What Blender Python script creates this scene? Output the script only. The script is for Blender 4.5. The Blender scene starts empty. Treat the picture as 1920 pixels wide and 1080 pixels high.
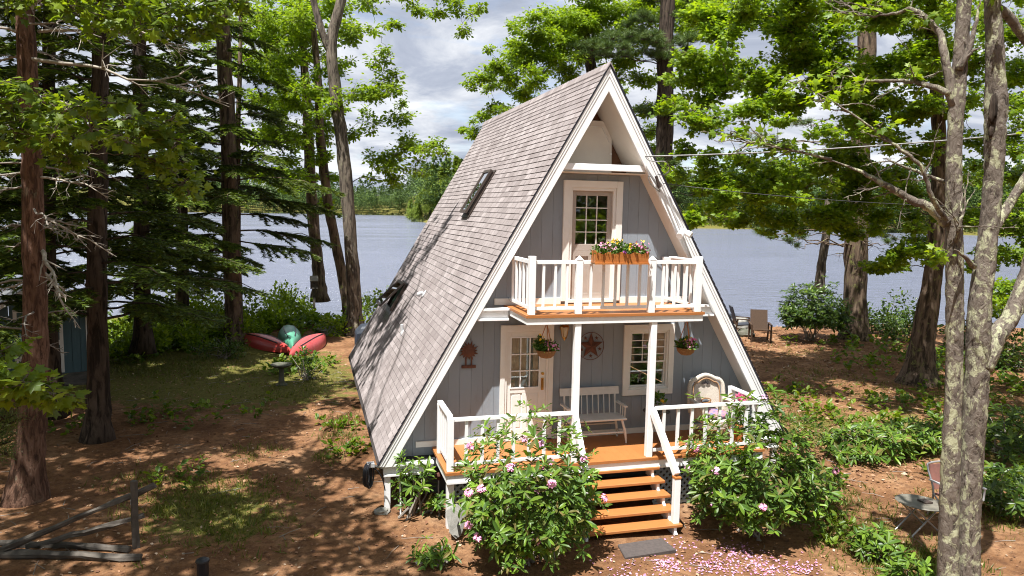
import bpy, math, random
import numpy as np
rnd = random.Random(7)
rng = np.random.default_rng(11)
sc = bpy.context.scene
col = sc.collection
R = math.radians
S3 = math.sqrt(3.0)

# ------------------------------------------------------------------ camera model (metres, z up, gable front at y = 0)
CX, CY, CZ, YAW, PIT, FPX, ROLL = -4.6201, -11.2278, 5.0397, 0.26919, -0.10471, 1389.78, 0.01922
C0 = np.array([CX, CY, CZ])
_s, _c = math.sin(YAW), math.cos(YAW)
FW = np.array([_s*math.cos(PIT), _c*math.cos(PIT), math.sin(PIT)])
_rt = np.array([_c, -_s, 0.0]); _up = np.cross(_rt, FW)
RT = _rt*math.cos(ROLL) + _up*math.sin(ROLL)
UP = _up*math.cos(ROLL) - _rt*math.sin(ROLL)
def ray(x, y): return FW + RT*(x-960)/FPX - UP*(y-540)/FPX
def onz(x, y, z=0.0):
    d = ray(x, y); return C0 + d*(z-CZ)/d[2]
def ony(x, y, Y):
    d = ray(x, y); return C0 + d*(Y-CY)/d[1]
def depth(P): return float((np.asarray(P, float)-C0) @ FW)

# ------------------------------------------------------------------ scene tree helpers
WL = {}
def tag(o, label=None, cat=None, group=None, kind=None):
    if label: o['label'] = label
    if cat: o['category'] = cat
    if group: o['group'] = group
    if kind: o['kind'] = kind
    return o
def thing(name, label, cat, loc=(0, 0, 0), group=None):
    o = bpy.data.objects.new(name, None); col.objects.link(o)
    o.empty_display_size = 0.2
    o.location = loc; WL[o.name] = np.array(loc, float)
    return tag(o, label, cat, group)
def copy_tree(o, parent=None):
    c = o.copy(); col.objects.link(c)
    if parent is not None: c.parent = parent
    for ch in list(o.children): copy_tree(ch, c)
    return c

class Acc:
    """collects geometry of one mesh object"""
    def __init__(s): s.V = []; s.F = []; s.M = []; s.n = 0
    def add(s, V, F, mi=0):
        V = np.asarray(V, float).reshape(-1, 3)
        for f in (F if isinstance(F, list) else [F]):
            f = np.asarray(f, np.int64)
            s.F.append(f + s.n); s.M.append(np.full(len(f), mi, np.int32))
        s.V.append(V); s.n += len(V)
    def hexa(s, P, mi=0):
        """8 points: bottom quad 0-3, top quad 4-7"""
        s.add(P, np.array([[0,3,2,1],[4,5,6,7],[0,1,5,4],[1,2,6,5],[2,3,7,6],[3,0,4,7]]), mi)
    def box(s, x0, x1, y0, y1, z0, z1, mi=0):
        s.hexa([(x0,y0,z0),(x1,y0,z0),(x1,y1,z0),(x0,y1,z0),(x0,y0,z1),(x1,y0,z1),(x1,y1,z1),(x0,y1,z1)], mi)
    def bar(s, p0, p1, w, h, up=(0,0,1), mi=0, w1=None, h1=None):
        """oriented box from p0 to p1; w across, h along up"""
        p0 = np.array(p0, float); p1 = np.array(p1, float); d = p1-p0; d /= np.linalg.norm(d)
        u = np.array(up, float); r = np.cross(d, u)
        if np.linalg.norm(r) < 1e-4: r = np.cross(d, (1,0,0))
        r /= np.linalg.norm(r); u = np.cross(r, d)
        w1 = w if w1 is None else w1; h1 = h if h1 is None else h1
        q = lambda p, a, b: [p-r*a/2-u*b/2, p+r*a/2-u*b/2, p+r*a/2+u*b/2, p-r*a/2+u*b/2]
        s.hexa(q(p0, w, h)+q(p1, w1, h1), mi)
    def extr(s, poly, y0, y1, mi=0):
        """convex polygon in XZ (counter-clockwise seen from -y) extruded y0..y1"""
        n = len(poly)
        V = [(x, y0, z) for x, z in poly]+[(x, y1, z) for x, z in poly]
        i = np.arange(n); j = (i+1) % n
        s.add(V, [np.array([list(range(n))]), np.array([list(range(2*n-1, n-1, -1))]), np.stack([j, i, i+n, j+n], 1)], mi)
    def tube(s, pts, rad, n=6, mi=0, cap=True, wob=0.0, flare=None):
        pts = np.asarray(pts, float); m = len(pts)
        rad = np.full(m, rad, float) if np.isscalar(rad) else np.asarray(rad, float)
        t = np.gradient(pts, axis=0); t /= np.linalg.norm(t, axis=1)[:, None]+1e-12
        a = np.array([1., 0, 0]) if abs(t[0][0]) < .8 else np.array([0, 1., 0])
        V = []
        for k in range(m):
            a = a - t[k]*(a@t[k]); a /= np.linalg.norm(a)+1e-12
            b = np.cross(t[k], a)
            th = np.arange(n)*2*math.pi/n
            rr = rad[k]*(1+(wob*rng.normal(size=n) if wob else 0))
            if flare is not None: rr = rr*(1+flare[k]*np.cos(th*flare_n+1.3))
            V.append(pts[k]+np.outer(np.cos(th)*rr, a)+np.outer(np.sin(th)*rr, b))
        V = np.concatenate(V)
        i = np.arange(n); j = (i+1) % n
        F = np.concatenate([np.stack([i+k*n, j+k*n, j+(k+1)*n, i+(k+1)*n], 1) for k in range(m-1)])
        Fs = [F]
        if cap: Fs += [np.array([list(range(n-1, -1, -1))]), np.array([list(range((m-1)*n, m*n))])]
        s.add(V, Fs, mi)
    def lathe(s, c, prof, n=16, mi=0, ax=(0,0,1)):
        ax = np.array(ax, float); ax /= np.linalg.norm(ax)
        a = np.array([1., 0, 0]) if abs(ax[0]) < .8 else np.array([0, 1., 0])
        a = a-ax*(a@ax); a /= np.linalg.norm(a); b = np.cross(ax, a)
        th = np.arange(n)*2*math.pi/n
        V = np.concatenate([np.array(c)+ax*h+np.outer(np.cos(th)*r, a)+np.outer(np.sin(th)*r, b) for r, h in prof])
        i = np.arange(n); j = (i+1) % n; m = len(prof)
        F = np.concatenate([np.stack([i+k*n, j+k*n, j+(k+1)*n, i+(k+1)*n], 1) for k in range(m-1)])
        s.add(V, [F, np.array([list(range(n-1, -1, -1))]), np.array([list(range((m-1)*n, m*n))])], mi)
    def blob(s, c, r, amp=.15, nu=12, nv=8, mi=0):
        th = np.arange(nu)*2*math.pi/nu; V = [[0, 0, -1.]]
        for k in range(1, nv):
            ph = -math.pi/2+math.pi*k/nv
            V += [[math.cos(ph)*math.cos(t), math.cos(ph)*math.sin(t), math.sin(ph)] for t in th]
        V += [[0, 0, 1.]]; V = np.array(V); V = V*(1+amp*rng.normal(size=(len(V), 1)))*np.array(r)+np.array(c)
        i = np.arange(nu); j = (i+1) % nu
        F = [np.concatenate([np.stack([1+i+k*nu, 1+j+k*nu, 1+j+(k+1)*nu, 1+i+(k+1)*nu], 1) for k in range(nv-2)]),
             np.stack([np.zeros(nu, int), 1+j, 1+i], 1), np.stack([np.full(nu, len(V)-1), 1+i+(nv-2)*nu, 1+j+(nv-2)*nu], 1)]
        s.add(V, F, mi)
    def scatter(s, T, F, pos, Y, N, sc_, mi=0):
        """instances of a template (k,3): local y along Y, local z along N"""
        T = np.asarray(T, float); k = len(T); n = len(pos)
        Y = Y/(np.linalg.norm(Y, axis=1)[:, None]+1e-9)
        X = np.cross(Y, N); X /= np.linalg.norm(X, axis=1)[:, None]+1e-9
        Z = np.cross(X, Y)
        sc_ = np.broadcast_to(np.asarray(sc_, float), (n,))[:, None, None]
        V = pos[:, None, :]+sc_*(T[None, :, 0:1]*X[:, None]+T[None, :, 1:2]*Y[:, None]+T[None, :, 2:3]*Z[:, None])
        off = (np.arange(n)*k)[:, None, None]
        fs = [(np.asarray(f)[None]+off).reshape(-1, np.asarray(f).shape[1]) for f in (F if isinstance(F, list) else [F])]
        s.add(V.reshape(-1, 3), fs, mi)
    def build(s, name, mats, parent=None, smooth=False, bevel=0.0, hide=False):
        V = np.concatenate(s.V) if s.V else np.zeros((0, 3))
        wl = WL[parent.name] if parent is not None else np.zeros(3)
        V = V - wl
        me = bpy.data.meshes.new(name)
        loops = np.concatenate([f.reshape(-1) for f in s.F]).astype(np.int32)
        tot = np.concatenate([np.full(len(f), f.shape[1], np.int32) for f in s.F])
        st = np.concatenate([[0], np.cumsum(tot)[:-1]]).astype(np.int32)
        me.vertices.add(len(V)); me.vertices.foreach_set('co', V.astype(np.float32).reshape(-1))
        me.loops.add(len(loops)); me.loops.foreach_set('vertex_index', loops)
        me.polygons.add(len(tot)); me.polygons.foreach_set('loop_start', st); me.polygons.foreach_set('loop_total', tot)
        me.polygons.foreach_set('material_index', np.concatenate(s.M))
        me.polygons.foreach_set('use_smooth', np.full(len(tot), bool(smooth)))
        for m in (mats if isinstance(mats, (list, tuple)) else [mats]): me.materials.append(m)
        me.update(calc_edges=True); me.validate()
        o = bpy.data.objects.new(name, me); col.objects.link(o)
        if parent is not None: o.parent = parent; WL[o.name] = wl
        else: WL[o.name] = np.zeros(3)
        if bevel:
            b = o.modifiers.new('Bevel', 'BEVEL'); b.width = bevel; b.segments = 1; b.limit_method = 'ANGLE'
        return o
flare_n = 5

# ------------------------------------------------------------------ materials
def new_mat(name):
    m = bpy.data.materials.new(name); m.use_nodes = True
    nt = m.node_tree; nt.nodes.clear()
    out = nt.nodes.new('ShaderNodeOutputMaterial')
    return m, nt, out
def nd(nt, typ, **kw):
    n = nt.nodes.new(typ)
    for k, v in kw.items():
        if k.startswith('i_'):
            key = k[2:]; key = int(key) if key.isdigit() else key.replace('_', ' ')
            n.inputs[key].default_value = v
        else: setattr(n, k, v)
    return n
def ramp(nt, src, stops):
    r = nt.nodes.new('ShaderNodeValToRGB'); e = r.color_ramp.elements
    while len(e) > 1: e.remove(e[-1])
    e[0].position, e[0].color = stops[0][0], (*stops[0][1], 1) if len(stops[0][1]) == 3 else stops[0][1]
    for p, c in stops[1:]:
        q = e.new(p); q.color = (*c, 1)
    nt.links.new(src, r.inputs[0]); return r.outputs[0]
def mixc(nt, fac, a, b, mode='MIX'):
    m = nt.nodes.new('ShaderNodeMix'); m.data_type = 'RGBA'; m.blend_type = mode
    for sock, v in ((m.inputs['Factor'], fac), (m.inputs[6], a), (m.inputs[7], b)):
        if hasattr(v, 'is_linked') or hasattr(v, 'links'): nt.links.new(v, sock)
        elif isinstance(v, (tuple, list)): sock.default_value = (*v, 1) if len(v) == 3 else v
        else: sock.default_value = v
    return m.outputs[2]
def coords(nt, scale=(1, 1, 1), kind='Object'):
    tc = nt.nodes.new('ShaderNodeTexCoord'); mp = nt.nodes.new('ShaderNodeMapping')
    mp.inputs['Scale'].default_value = scale
    nt.links.new(tc.outputs[kind], mp.inputs[0]); return mp.outputs[0]
def noise(nt, vec, scale, detail=6, rough=.6, dist=0.0, out='Fac'):
    n = nd(nt, 'ShaderNodeTexNoise', i_Scale=scale, i_Detail=detail, i_Roughness=rough, i_Distortion=dist)
    if vec is not None: nt.links.new(vec, n.inputs['Vector'])
    return n.outputs[out]
def bump(nt, h, strength=.3, dist=.02):
    b = nd(nt, 'ShaderNodeBump', i_Strength=strength, i_Distance=dist); nt.links.new(h, b.inputs['Height']); return b.outputs[0]
def island(nt): return nt.nodes.new('ShaderNodeNewGeometry').outputs['Random Per Island']

def paint(name, c1, c2=None, rough=.5, scale=6, bstr=.15, stretch=(1, 1, 1), spec=.4, lo=.35, hi=.7, dirt=None, isl=0.0, metal=0.0):
    """painted or plain solid surface: two close tones by noise, optional dirt tone, fine bump"""
    m, nt, out = new_mat(name)
    p = nd(nt, 'ShaderNodeBsdfPrincipled', i_Roughness=rough, i_Metallic=metal)
    p.inputs['Specular IOR Level'].default_value = spec
    v = coords(nt, stretch)
    c2 = c2 or tuple(x*.85 for x in c1)
    c = ramp(nt, noise(nt, v, scale), [(lo, c1), (hi, c2)])
    if dirt:
        c = mixc(nt, ramp(nt, noise(nt, v, scale*.6, 8, .75), [(.56, (0, 0, 0)), (.74, (.8, .8, .8))]), c, dirt)
    if isl:
        hs = nd(nt, 'ShaderNodeHueSaturation'); mr = nd(nt, 'ShaderNodeMapRange', i_3=1-isl, i_4=1+isl)
        nt.links.new(island(nt), mr.inputs[0]); nt.links.new(mr.outputs[0], hs.inputs['Value']); nt.links.new(c, hs.inputs['Color']); c = hs.outputs[0]
    nt.links.new(c, p.inputs['Base Color'])
    nt.links.new(bump(nt, noise(nt, v, scale*8, 5, .7), bstr, .01), p.inputs['Normal'])
    nt.links.new(p.outputs[0], out.inputs[0]); return m
def leafmat(name, cols, trans=.35, rough=.45, tcol=None, patch=.5, spec=.35):
    """foliage: per-leaf tone, big soft patches, light passing through"""
    m, nt, out = new_mat(name)
    v = coords(nt, (1, 1, 1), 'Object')
    k = len(cols)
    c = ramp(nt, island(nt), [((i+.5)/k, cc) for i, cc in enumerate(cols)])
    big = noise(nt, v, .9, 3, .5)
    hs = nd(nt, 'ShaderNodeHueSaturation', i_Hue=.5)
    mr = nd(nt, 'ShaderNodeMapRange', i_1=.3, i_2=.7, i_3=1-patch*.5, i_4=1+patch*.5)
    nt.links.new(big, mr.inputs[0]); nt.links.new(mr.outputs[0], hs.inputs['Value']); nt.links.new(c, hs.inputs['Color'])
    c = hs.outputs[0]
    p = nd(nt, 'ShaderNodeBsdfPrincipled', i_Roughness=rough); p.inputs['Specular IOR Level'].default_value = spec
    t = nd(nt, 'ShaderNodeBsdfTranslucent')
    tc = mixc(nt, 1.0, c, tcol or (1.9, 1.75, .55), 'MULTIPLY')
    nt.links.new(c, p.inputs['Base Color']); nt.links.new(tc, t.inputs['Color'])
    mx = nd(nt, 'ShaderNodeMixShader', i_0=trans)
    nt.links.new(p.outputs[0], mx.inputs[1]); nt.links.new(t.outputs[0], mx.inputs[2]); nt.links.new(mx.outputs[0], out.inputs[0])
    return m
def barkmat(name, c1, c2, crack, scale=7, stretch=(1, 1, .22), lichen=None, lich=(.52, .62), bstr=.9, crackpos=(.42, .52), lsc=5.0):
    m, nt, out = new_mat(name)
    v = coords(nt, stretch); v1 = coords(nt, (1, 1, .7))
    n1 = noise(nt, v, scale, 8, .65, .6)
    c = ramp(nt, n1, [(crackpos[0], crack), (crackpos[1], c1), (.72, c2)])
    c = mixc(nt, ramp(nt, noise(nt, v1, 2.2, 4), [(.4, (0, 0, 0)), (.7, (.5, .5, .5))]), c, tuple(x*.6 for x in c1))
    if lichen:
        ln = noise(nt, v1, lsc, 10, .74, .5)
        c = mixc(nt, ramp(nt, ln, [(lich[0], (0, 0, 0)), (lich[1], (1, 1, 1))]), c, lichen)
    p = nd(nt, 'ShaderNodeBsdfPrincipled', i_Roughness=.9); p.inputs['Specular IOR Level'].default_value = .15
    nt.links.new(c, p.inputs['Base Color'])
    nt.links.new(bump(nt, n1, bstr, .06), p.inputs['Normal']); nt.links.new(p.outputs[0], out.inputs[0]); return m
def glassmat(name, tint=(.9, .95, .93), refl=.25):
    m, nt, out = new_mat(name)
    tr = nd(nt, 'ShaderNodeBsdfTransparent', i_Color=(*tint, 1)); gl = nd(nt, 'ShaderNodeBsdfGlossy', i_Roughness=.02)
    fr = nd(nt, 'ShaderNodeFresnel', i_IOR=1.5); ad = nd(nt, 'ShaderNodeMath', operation='ADD', i_1=refl*.3); ad.use_clamp = True
    nt.links.new(fr.outputs[0], ad.inputs[0])
    mx = nd(nt, 'ShaderNodeMixShader'); nt.links.new(ad.outputs[0], mx.inputs[0])
    nt.links.new(tr.outputs[0], mx.inputs[1]); nt.links.new(gl.outputs[0], mx.inputs[2]); nt.links.new(mx.outputs[0], out.inputs[0]); return m

M = {}
M['white'] = paint('white_paint', (.825, .84, .85), (.80, .81, .815), .45, 9, .05, dirt=(.68, .67, .63))
M['trim'] = paint('trim_paint_warm_bounce', (.77, .755, .72), (.74, .725, .69), .5, 8, .05)  # cream tone carries warm bounce light put into the white trim
M['soffit'] = paint('soffit_paint', (.74, .69, .62), (.68, .63, .57), .6, 3, .1)
M['siding'] = paint('blue_grey_siding', (.250, .288, .330), (.238, .274, .315), .65, 5, .06, (1, 1, .35), dirt=(.205, .213, .22), isl=.03)
M['groove'] = paint('siding_groove', (.13, .14, .15), None, .8)
M['deck'] = paint('orange_deck_paint', (.385, .150, .046), (.35, .135, .041), .45, 3.5, .1, (1, 1, 1), dirt=(.30, .13, .05), isl=.03)
M['tread'] = paint('orange_tread_paint', (.39, .152, .047), (.345, .135, .042), .45, 2.5, .15, (1, 6, 1), dirt=(.36, .16, .06), isl=.05)
M['board_brown'] = paint('raw_brown_board', (.17, .075, .035), (.12, .05, .025), .8, 5, .3)
M['dark_in'] = paint('dark_interior', (.03, .03, .032), None, .9)
M['found'] = paint('foundation_grey', (.12, .125, .135), (.09, .095, .10), .9, 3, .3)
M['black'] = paint('black_metal', (.02, .02, .024), None, .35, 8, .1)
M['drip'] = paint('dark_drip_edge', (.025, .028, .04), None, .35)
M['glass'] = glassmat('window_glass')
M['glass_sky'] = glassmat('skylight_glass', (.30, .55, .45), .5)  # green of reflected trees and sky is put into the tint
M['curtain'] = paint('lace_curtain', (.30, .31, .27), (.12, .13, .10), .9, 3, .2, (9, 1, .6))
M['brass'] = paint('aged_brass', (.55, .33, .09), (.35, .2, .06), .3, 12, .1, metal=1.0)
M['rust'] = paint('rusty_metal', (.14, .055, .032), (.085, .035, .024), .75, 14, .3)
M['pvc'] = paint('white_pvc', (.52, .53, .54), None, .4)
M['skyframe'] = paint('bronze_skylight_frame', (.045, .034, .03), (.07, .05, .04), .4, 8, .1)
M['planter'] = paint('varnished_planter_wood', (.50, .19, .05), (.40, .14, .035), .45, 3, .3, (1, 1, 8))
M['basket'] = paint('coir_basket', (.30, .15, .055), (.20, .09, .035), .9, 30, .8)
M['wicker'] = paint('white_wicker', (.66, .61, .53), (.50, .44, .36), .7, 60, .9, dirt=(.40, .28, .17))
M['benchw'] = paint('white_bench_paint', (.70, .67, .63), (.62, .59, .55), .5, 5, .1)
M['grey_wood'] = paint('weathered_grey_wood', (.125, .108, .09), (.05, .043, .037), .85, 4, .5, (1.2, 1.2, 1.2), isl=.15, lo=.3)
M['stone'] = paint('grey_stone', (.30, .29, .26), (.16, .155, .14), .9, 5, .6, dirt=(.10, .12, .06))
M['stone_dark'] = paint('mossy_stone', (.13, .12, .10), (.07, .08, .05), .9, 6, .6)
M['mat'] = paint('rubber_mat', (.085, .07, .065), (.06, .05, .047), .9, 20, .4)
M['red'] = paint('red_kayak_plastic', (.52, .045, .045), (.46, .07, .055), .32, 2, .05, dirt=(.50, .17, .12))
M['red2'] = paint('faded_red_kayak_plastic', (.50, .09, .085), (.44, .055, .06), .38, 2, .05, dirt=(.46, .2, .16))
M['green'] = paint('green_kayak_plastic', (.10, .32, .21), (.08, .27, .18), .35, 2, .05)
M['cover'] = paint('navy_grill_cover', (.030, .038, .055), (.022, .028, .04), .5, 3, .5)
M['shedw'] = paint('teal_shed_siding', (.085, .15, .175), (.07, .125, .15), .7, 3, .3, (6, 6, .5))
M['chairb'] = paint('brown_woven_chair', (.07, .038, .02), (.045, .025, .014), .7, 30, .6)
M['alu'] = paint('pale_aluminium', (.40, .40, .41), None, .4, 8, .1, metal=.5)
M['ttop'] = paint('stained_table_top', (.20, .185, .15), (.09, .085, .07), .5, 4, .2)
M['web'] = paint('red_webbing', (.20, .085, .065), (.12, .055, .045), .8, 10, .3)
M['lattice'] = paint('white_lattice_blue_shade', (.40, .50, .58), (.33, .42, .5), .6)  # blue of the shade under the porch is put into this white
M['cushion'] = paint('patterned_cushion', (.10, .14, .28), (.50, .20, .22), .9, 14, .2, lo=.42, hi=.58, dirt=(.55, .55, .5))
M['cable'] = paint('grey_cable', (.22, .22, .21), (.10, .10, .10), .5, 30, .2)
M['petal_p'] = paint('pink_petals', (.72, .22, .40), (.80, .42, .58), .6, 20, .1, isl=.15)
M['petal_h'] = paint('hot_pink_petals', (.66, .07, .22), (.75, .2, .35), .6, 20, .1, isl=.15)
M['petal_l'] = paint('pale_lilac_petals', (.58, .36, .54), (.62, .24, .42), .6, 9, .1, lo=.4, hi=.6, isl=.3, dirt=(.42, .25, .2))
M['petal_y'] = paint('yellow_petals', (.80, .52, .03), (.75, .42, .02), .6, 20, .1, isl=.1)
M['petal_v'] = paint('violet_petals', (.30, .04, .34), None, .6, 20, .1, isl=.1)
G_OAK = [(.095, .168, .010), (.155, .242, .012), (.22, .315, .015), (.18, .275, .016)]
G_MAPLE = [(.09, .165, .011), (.15, .24, .013), (.22, .315, .016), (.18, .275, .016)]
M['oak'] = leafmat('oak_leaves', G_OAK, .5)
M['maple'] = leafmat('maple_leaves', G_MAPLE, .5)
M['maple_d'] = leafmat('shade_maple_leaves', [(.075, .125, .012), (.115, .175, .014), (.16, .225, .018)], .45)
M['rhodo'] = leafmat('rhododendron_leaves', [(.045, .095, .014), (.06, .125, .016), (.085, .16, .018), (.12, .205, .02), (.145, .25, .025), (.175, .27, .03), (.10, .18, .02), (.07, .14, .016), (.055, .11, .015), (.17, .14, .045)], .25, .42, spec=.35)
M['shrub'] = leafmat('lakeside_shrub_leaves', [(.11, .185, .010), (.17, .26, .012), (.235, .33, .018)], .45)
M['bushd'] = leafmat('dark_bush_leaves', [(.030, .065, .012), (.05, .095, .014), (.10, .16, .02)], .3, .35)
M['fern'] = leafmat('fern_fronds', [(.06, .12, .010), (.10, .17, .012), (.155, .22, .02)], .4)
M['hemlock'] = leafmat('hemlock_needles', [(.042, .074, .012), (.075, .122, .014), (.135, .18, .02)], .28, .5, (1.5, 1.5, .6))
M['pine'] = leafmat('white_pine_needles', [(.045, .085, .022), (.075, .125, .025), (.105, .155, .03)], .2, .5, (1.5, 1.5, .6))
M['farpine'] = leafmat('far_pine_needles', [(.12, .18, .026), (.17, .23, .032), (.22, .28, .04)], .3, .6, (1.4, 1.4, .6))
M['forest'] = leafmat('far_forest', [(.028, .060, .018), (.05, .095, .022), (.08, .135, .026), (.115, .175, .032)], .15, .7, (1.3, 1.3, .6), .6)
M['flowerleaf'] = leafmat('flower_foliage', [(.04, .10, .015), (.07, .15, .02), (.11, .2, .03)], .25)
M['bark_pine'] = barkmat('red_pine_bark', (.155, .085, .057), (.24, .155, .115), (.06, .034, .024), 17, (1, 1, .22), lichen=(.20, .19, .13), lich=(.60, .72))
M['bark_dark'] = barkmat('dark_hemlock_bark', (.075, .055, .042), (.12, .09, .07), (.02, .015, .012), 9, (1, 1, .18))
M['bark_grey'] = barkmat('grey_oak_bark', (.17, .14, .11), (.27, .23, .18), (.05, .042, .035), 10, (1, 1, .2), lichen=(.26, .28, .16), lich=(.58, .68))
M['bark_mossy'] = barkmat('brown_mossy_bark', (.15, .105, .075), (.24, .18, .13), (.04, .03, .022), 9, (1, 1, .18), lichen=(.20, .21, .07), lich=(.56, .66))
M['bark_lichen'] = barkmat('lichen_covered_bark', (.165, .135, .11), (.25, .215, .18), (.045, .036, .03), 15, (1, 1, .5), lichen=(.40, .40, .26), lich=(.515, .575), bstr=1.0, crackpos=(.36, .46), lsc=6.5)
M['twig'] = paint('grey_dead_twig', (.26, .23, .20), (.16, .14, .12), .9, 12, .3)
M['twig_w'] = paint('pale_bare_twig', (.37, .33, .28), (.25, .22, .18), .9, 12, .3)
# ================================================================== camera, light, sky
cam = bpy.data.cameras.new('camera'); cam.sensor_width = 36; cam.sensor_fit = 'HORIZONTAL'; cam.lens = FPX/1920*36
cam.clip_start = .1; cam.clip_end = 6000
co = bpy.data.objects.new('camera', cam); col.objects.link(co)
import mathutils
co.matrix_world = mathutils.Matrix(((RT[0], UP[0], -FW[0], CX), (RT[1], UP[1], -FW[1], CY), (RT[2], UP[2], -FW[2], CZ), (0, 0, 0, 1)))
sc.camera = co
SUN = np.array([.42, .45, -1.50]); SUN /= np.linalg.norm(SUN)          # travel direction of the light
sl = bpy.data.lights.new('sun', 'SUN'); sl.energy = 5.0; sl.angle = R(.55); sl.color = (1, .97, .925)
so = bpy.data.objects.new('sun', sl); col.objects.link(so)
so.rotation_euler = mathutils.Vector(SUN).to_track_quat('-Z', 'Y').to_euler(); so.location = (-20, -25, 40)
w = bpy.data.worlds.new('World'); sc.world = w; w.use_nodes = True
nt = w.node_tree; nt.nodes.clear()
wo = nt.nodes.new('ShaderNodeOutputWorld'); bg = nd(nt, 'ShaderNodeBackground', i_Strength=.08)
sky = nt.nodes.new('ShaderNodeTexSky'); sky.sky_type = 'NISHITA'; sky.sun_disc = False
sky.sun_elevation = math.asin(-SUN[2]); sky.sun_rotation = math.atan2(-SUN[0], -SUN[1])
sky.air_density = 1.0; sky.dust_density = .6
tc = nt.nodes.new('ShaderNodeTexCoord'); sx = nt.nodes.new('ShaderNodeSeparateXYZ'); nt.links.new(tc.outputs['Generated'], sx.inputs[0])
zz = nd(nt, 'ShaderNodeMath', operation='MAXIMUM', i_1=0.0); nt.links.new(sx.outputs[2], zz.inputs[0])
za = nd(nt, 'ShaderNodeMath', operation='ADD', i_1=.16); nt.links.new(zz.outputs[0], za.inputs[0])
dv = []
for k in (0, 1):
    q = nd(nt, 'ShaderNodeMath', operation='DIVIDE'); nt.links.new(sx.outputs[k], q.inputs[0]); nt.links.new(za.outputs[0], q.inputs[1]); dv.append(q)
cv = nt.nodes.new('ShaderNodeCombineXYZ'); nt.links.new(dv[0].outputs[0], cv.inputs[0]); nt.links.new(dv[1].outputs[0], cv.inputs[1])
n1 = noise(nt, cv.outputs[0], .95, 9, .58, .35)
n2 = noise(nt, cv.outputs[0], 1.7, 8, .6, .5)
cover = ramp(nt, n1, [(.30, (0, 0, 0)), (.46, (1, 1, 1))])
cloud = ramp(nt, n2, [(.30, (2.2, 2.5, 3.2)), (.43, (3.1, 3.4, 4.1)), (.56, (4.9, 5.1, 5.5)), (.68, (6.6, 6.7, 6.8))])
sb = mixc(nt, 1.0, sky.outputs[0], (1.0, 1.0, 1.05), 'MULTIPLY')
nt.links.new(mixc(nt, cover, sb, cloud), bg.inputs[0]); nt.links.new(bg.outputs[0], wo.inputs[0])
sc.view_settings.view_transform = 'Standard'; sc.view_settings.look = 'None'; sc.view_settings.exposure = 1.1; sc.view_settings.gamma = 1
sc.cycles.use_denoising = True; sc.cycles.pixel_filter_type = 'BLACKMAN_HARRIS'; sc.cycles.filter_width = 1.05
sc.cycles.max_bounces = 7; sc.cycles.diffuse_bounces = 3; sc.cycles.glossy_bounces = 3; sc.cycles.transmission_bounces = 4; sc.cycles.transparent_max_bounces = 8
sc.cycles.sample_clamp_indirect = 6

# ================================================================== terrain
LAKE = -1.25
def sstep(t): t = np.clip(t, 0, 1); return t*t*(3-2*t)
def height(x, y):
    x = np.asarray(x, float); y = np.asarray(y, float)
    d = y-(25.6-.20*x+.8*np.sin(x*.35))
    near = -1.32*sstep((d+4.5)/5.0)-2.2*sstep((d-.2)/12)
    u = 960+FPX*np.tan(np.clip(np.arctan2(x-CX, y-CY)-YAW, -1.2, 1.2))
    r = np.hypot(x-CX, y-CY)
    Df = 630+(345-630)*sstep((u-755)/40)+18*np.sin(u*.013)
    far = -4+3.0*sstep((r-Df+18)/26)+np.clip((r-Df-6)*.10, 0, 15)+np.clip((r-Df-200)*.02, 0, 20)
    far = np.where(y > CY, far, -4)
    near = near+.035*np.sin(x*1.7+.6*y)*np.sin(y*1.3-.4*x)*np.exp(-(r/40)**2)
    return np.maximum(near, np.where(r > 120, far, -9))
def gpt(px, py, it=8):
    z = 0.0
    for _ in range(it):
        P = onz(px, py, z); z = float(height(P[0], P[1]))
    P[2] = z; return P
lin = np.linspace
gx = np.unique(np.concatenate([lin(-1800, -60, 34), lin(-60, -16, 34), lin(-16, 24, 120), lin(24, 90, 40), lin(90, 1800, 50)]))
gy = np.unique(np.concatenate([lin(-1200, -50, 18), lin(-50, -14, 20), lin(-14, 34, 140), lin(34, 120, 30), lin(120, 760, 90), lin(760, 2600, 24)]))
X, Y = np.meshgrid(gx, gy); Z = height(X, Y)
V = np.stack([X.ravel(), Y.ravel(), Z.ravel()], 1)
i = np.arange(len(gx)-1); j = np.arange(len(gy)-1); I, J = np.meshgrid(i, j); b = (J*len(gx)+I).ravel()
a = Acc(); a.add(V, np.stack([b, b+1, b+1+len(gx), b+len(gx)], 1))
# the ground's own cover: where moss and thin grass grow (a vertex attribute, not light)
moss = np.full(len(V), .06)
for px, py, rad, k in ((360, 930, 1.2, .34), (430, 985, 1.0, .36), (260, 700, 3.0, .3), (420, 690, 3.5, .38), (330, 640, 3, .5), (560, 730, 2.4, .3), (1500, 650, 3, .1), (1640, 790, 1.5, .22),
                       (1560, 960, .8, .25), (1650, 1050, .9, .3), (1850, 850, 1.8, .35), (1880, 1000, 1.2, .25), (1760, 760, 2, .25), (820, 930, .8, .2), (1480, 800, 1.2, .35)):
    P = gpt(px, py); moss += k*np.exp(-((V[:, 0]-P[0])**2+(V[:, 1]-P[1])**2)/(2*rad*rad))
moss += .9*sstep((V[:, 1]-20)/6)*(np.hypot(V[:, 0], V[:, 1]) < 90)
moss = np.where(np.hypot(V[:, 0]-CX, V[:, 1]-CY) > 120, 1.0, moss)
m, nt, out = new_mat('pine_needle_ground')
v = coords(nt)
nA = noise(nt, v, .9, 9, .68, .4); nB = noise(nt, v, 7, 8, .75); nC = noise(nt, v, 34, 6, .8)
c = ramp(nt, nA, [(.30, (.125, .060, .029)), (.46, (.225, .112, .053)), (.58, (.315, .172, .088)), (.72, (.38, .240, .140))])
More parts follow.
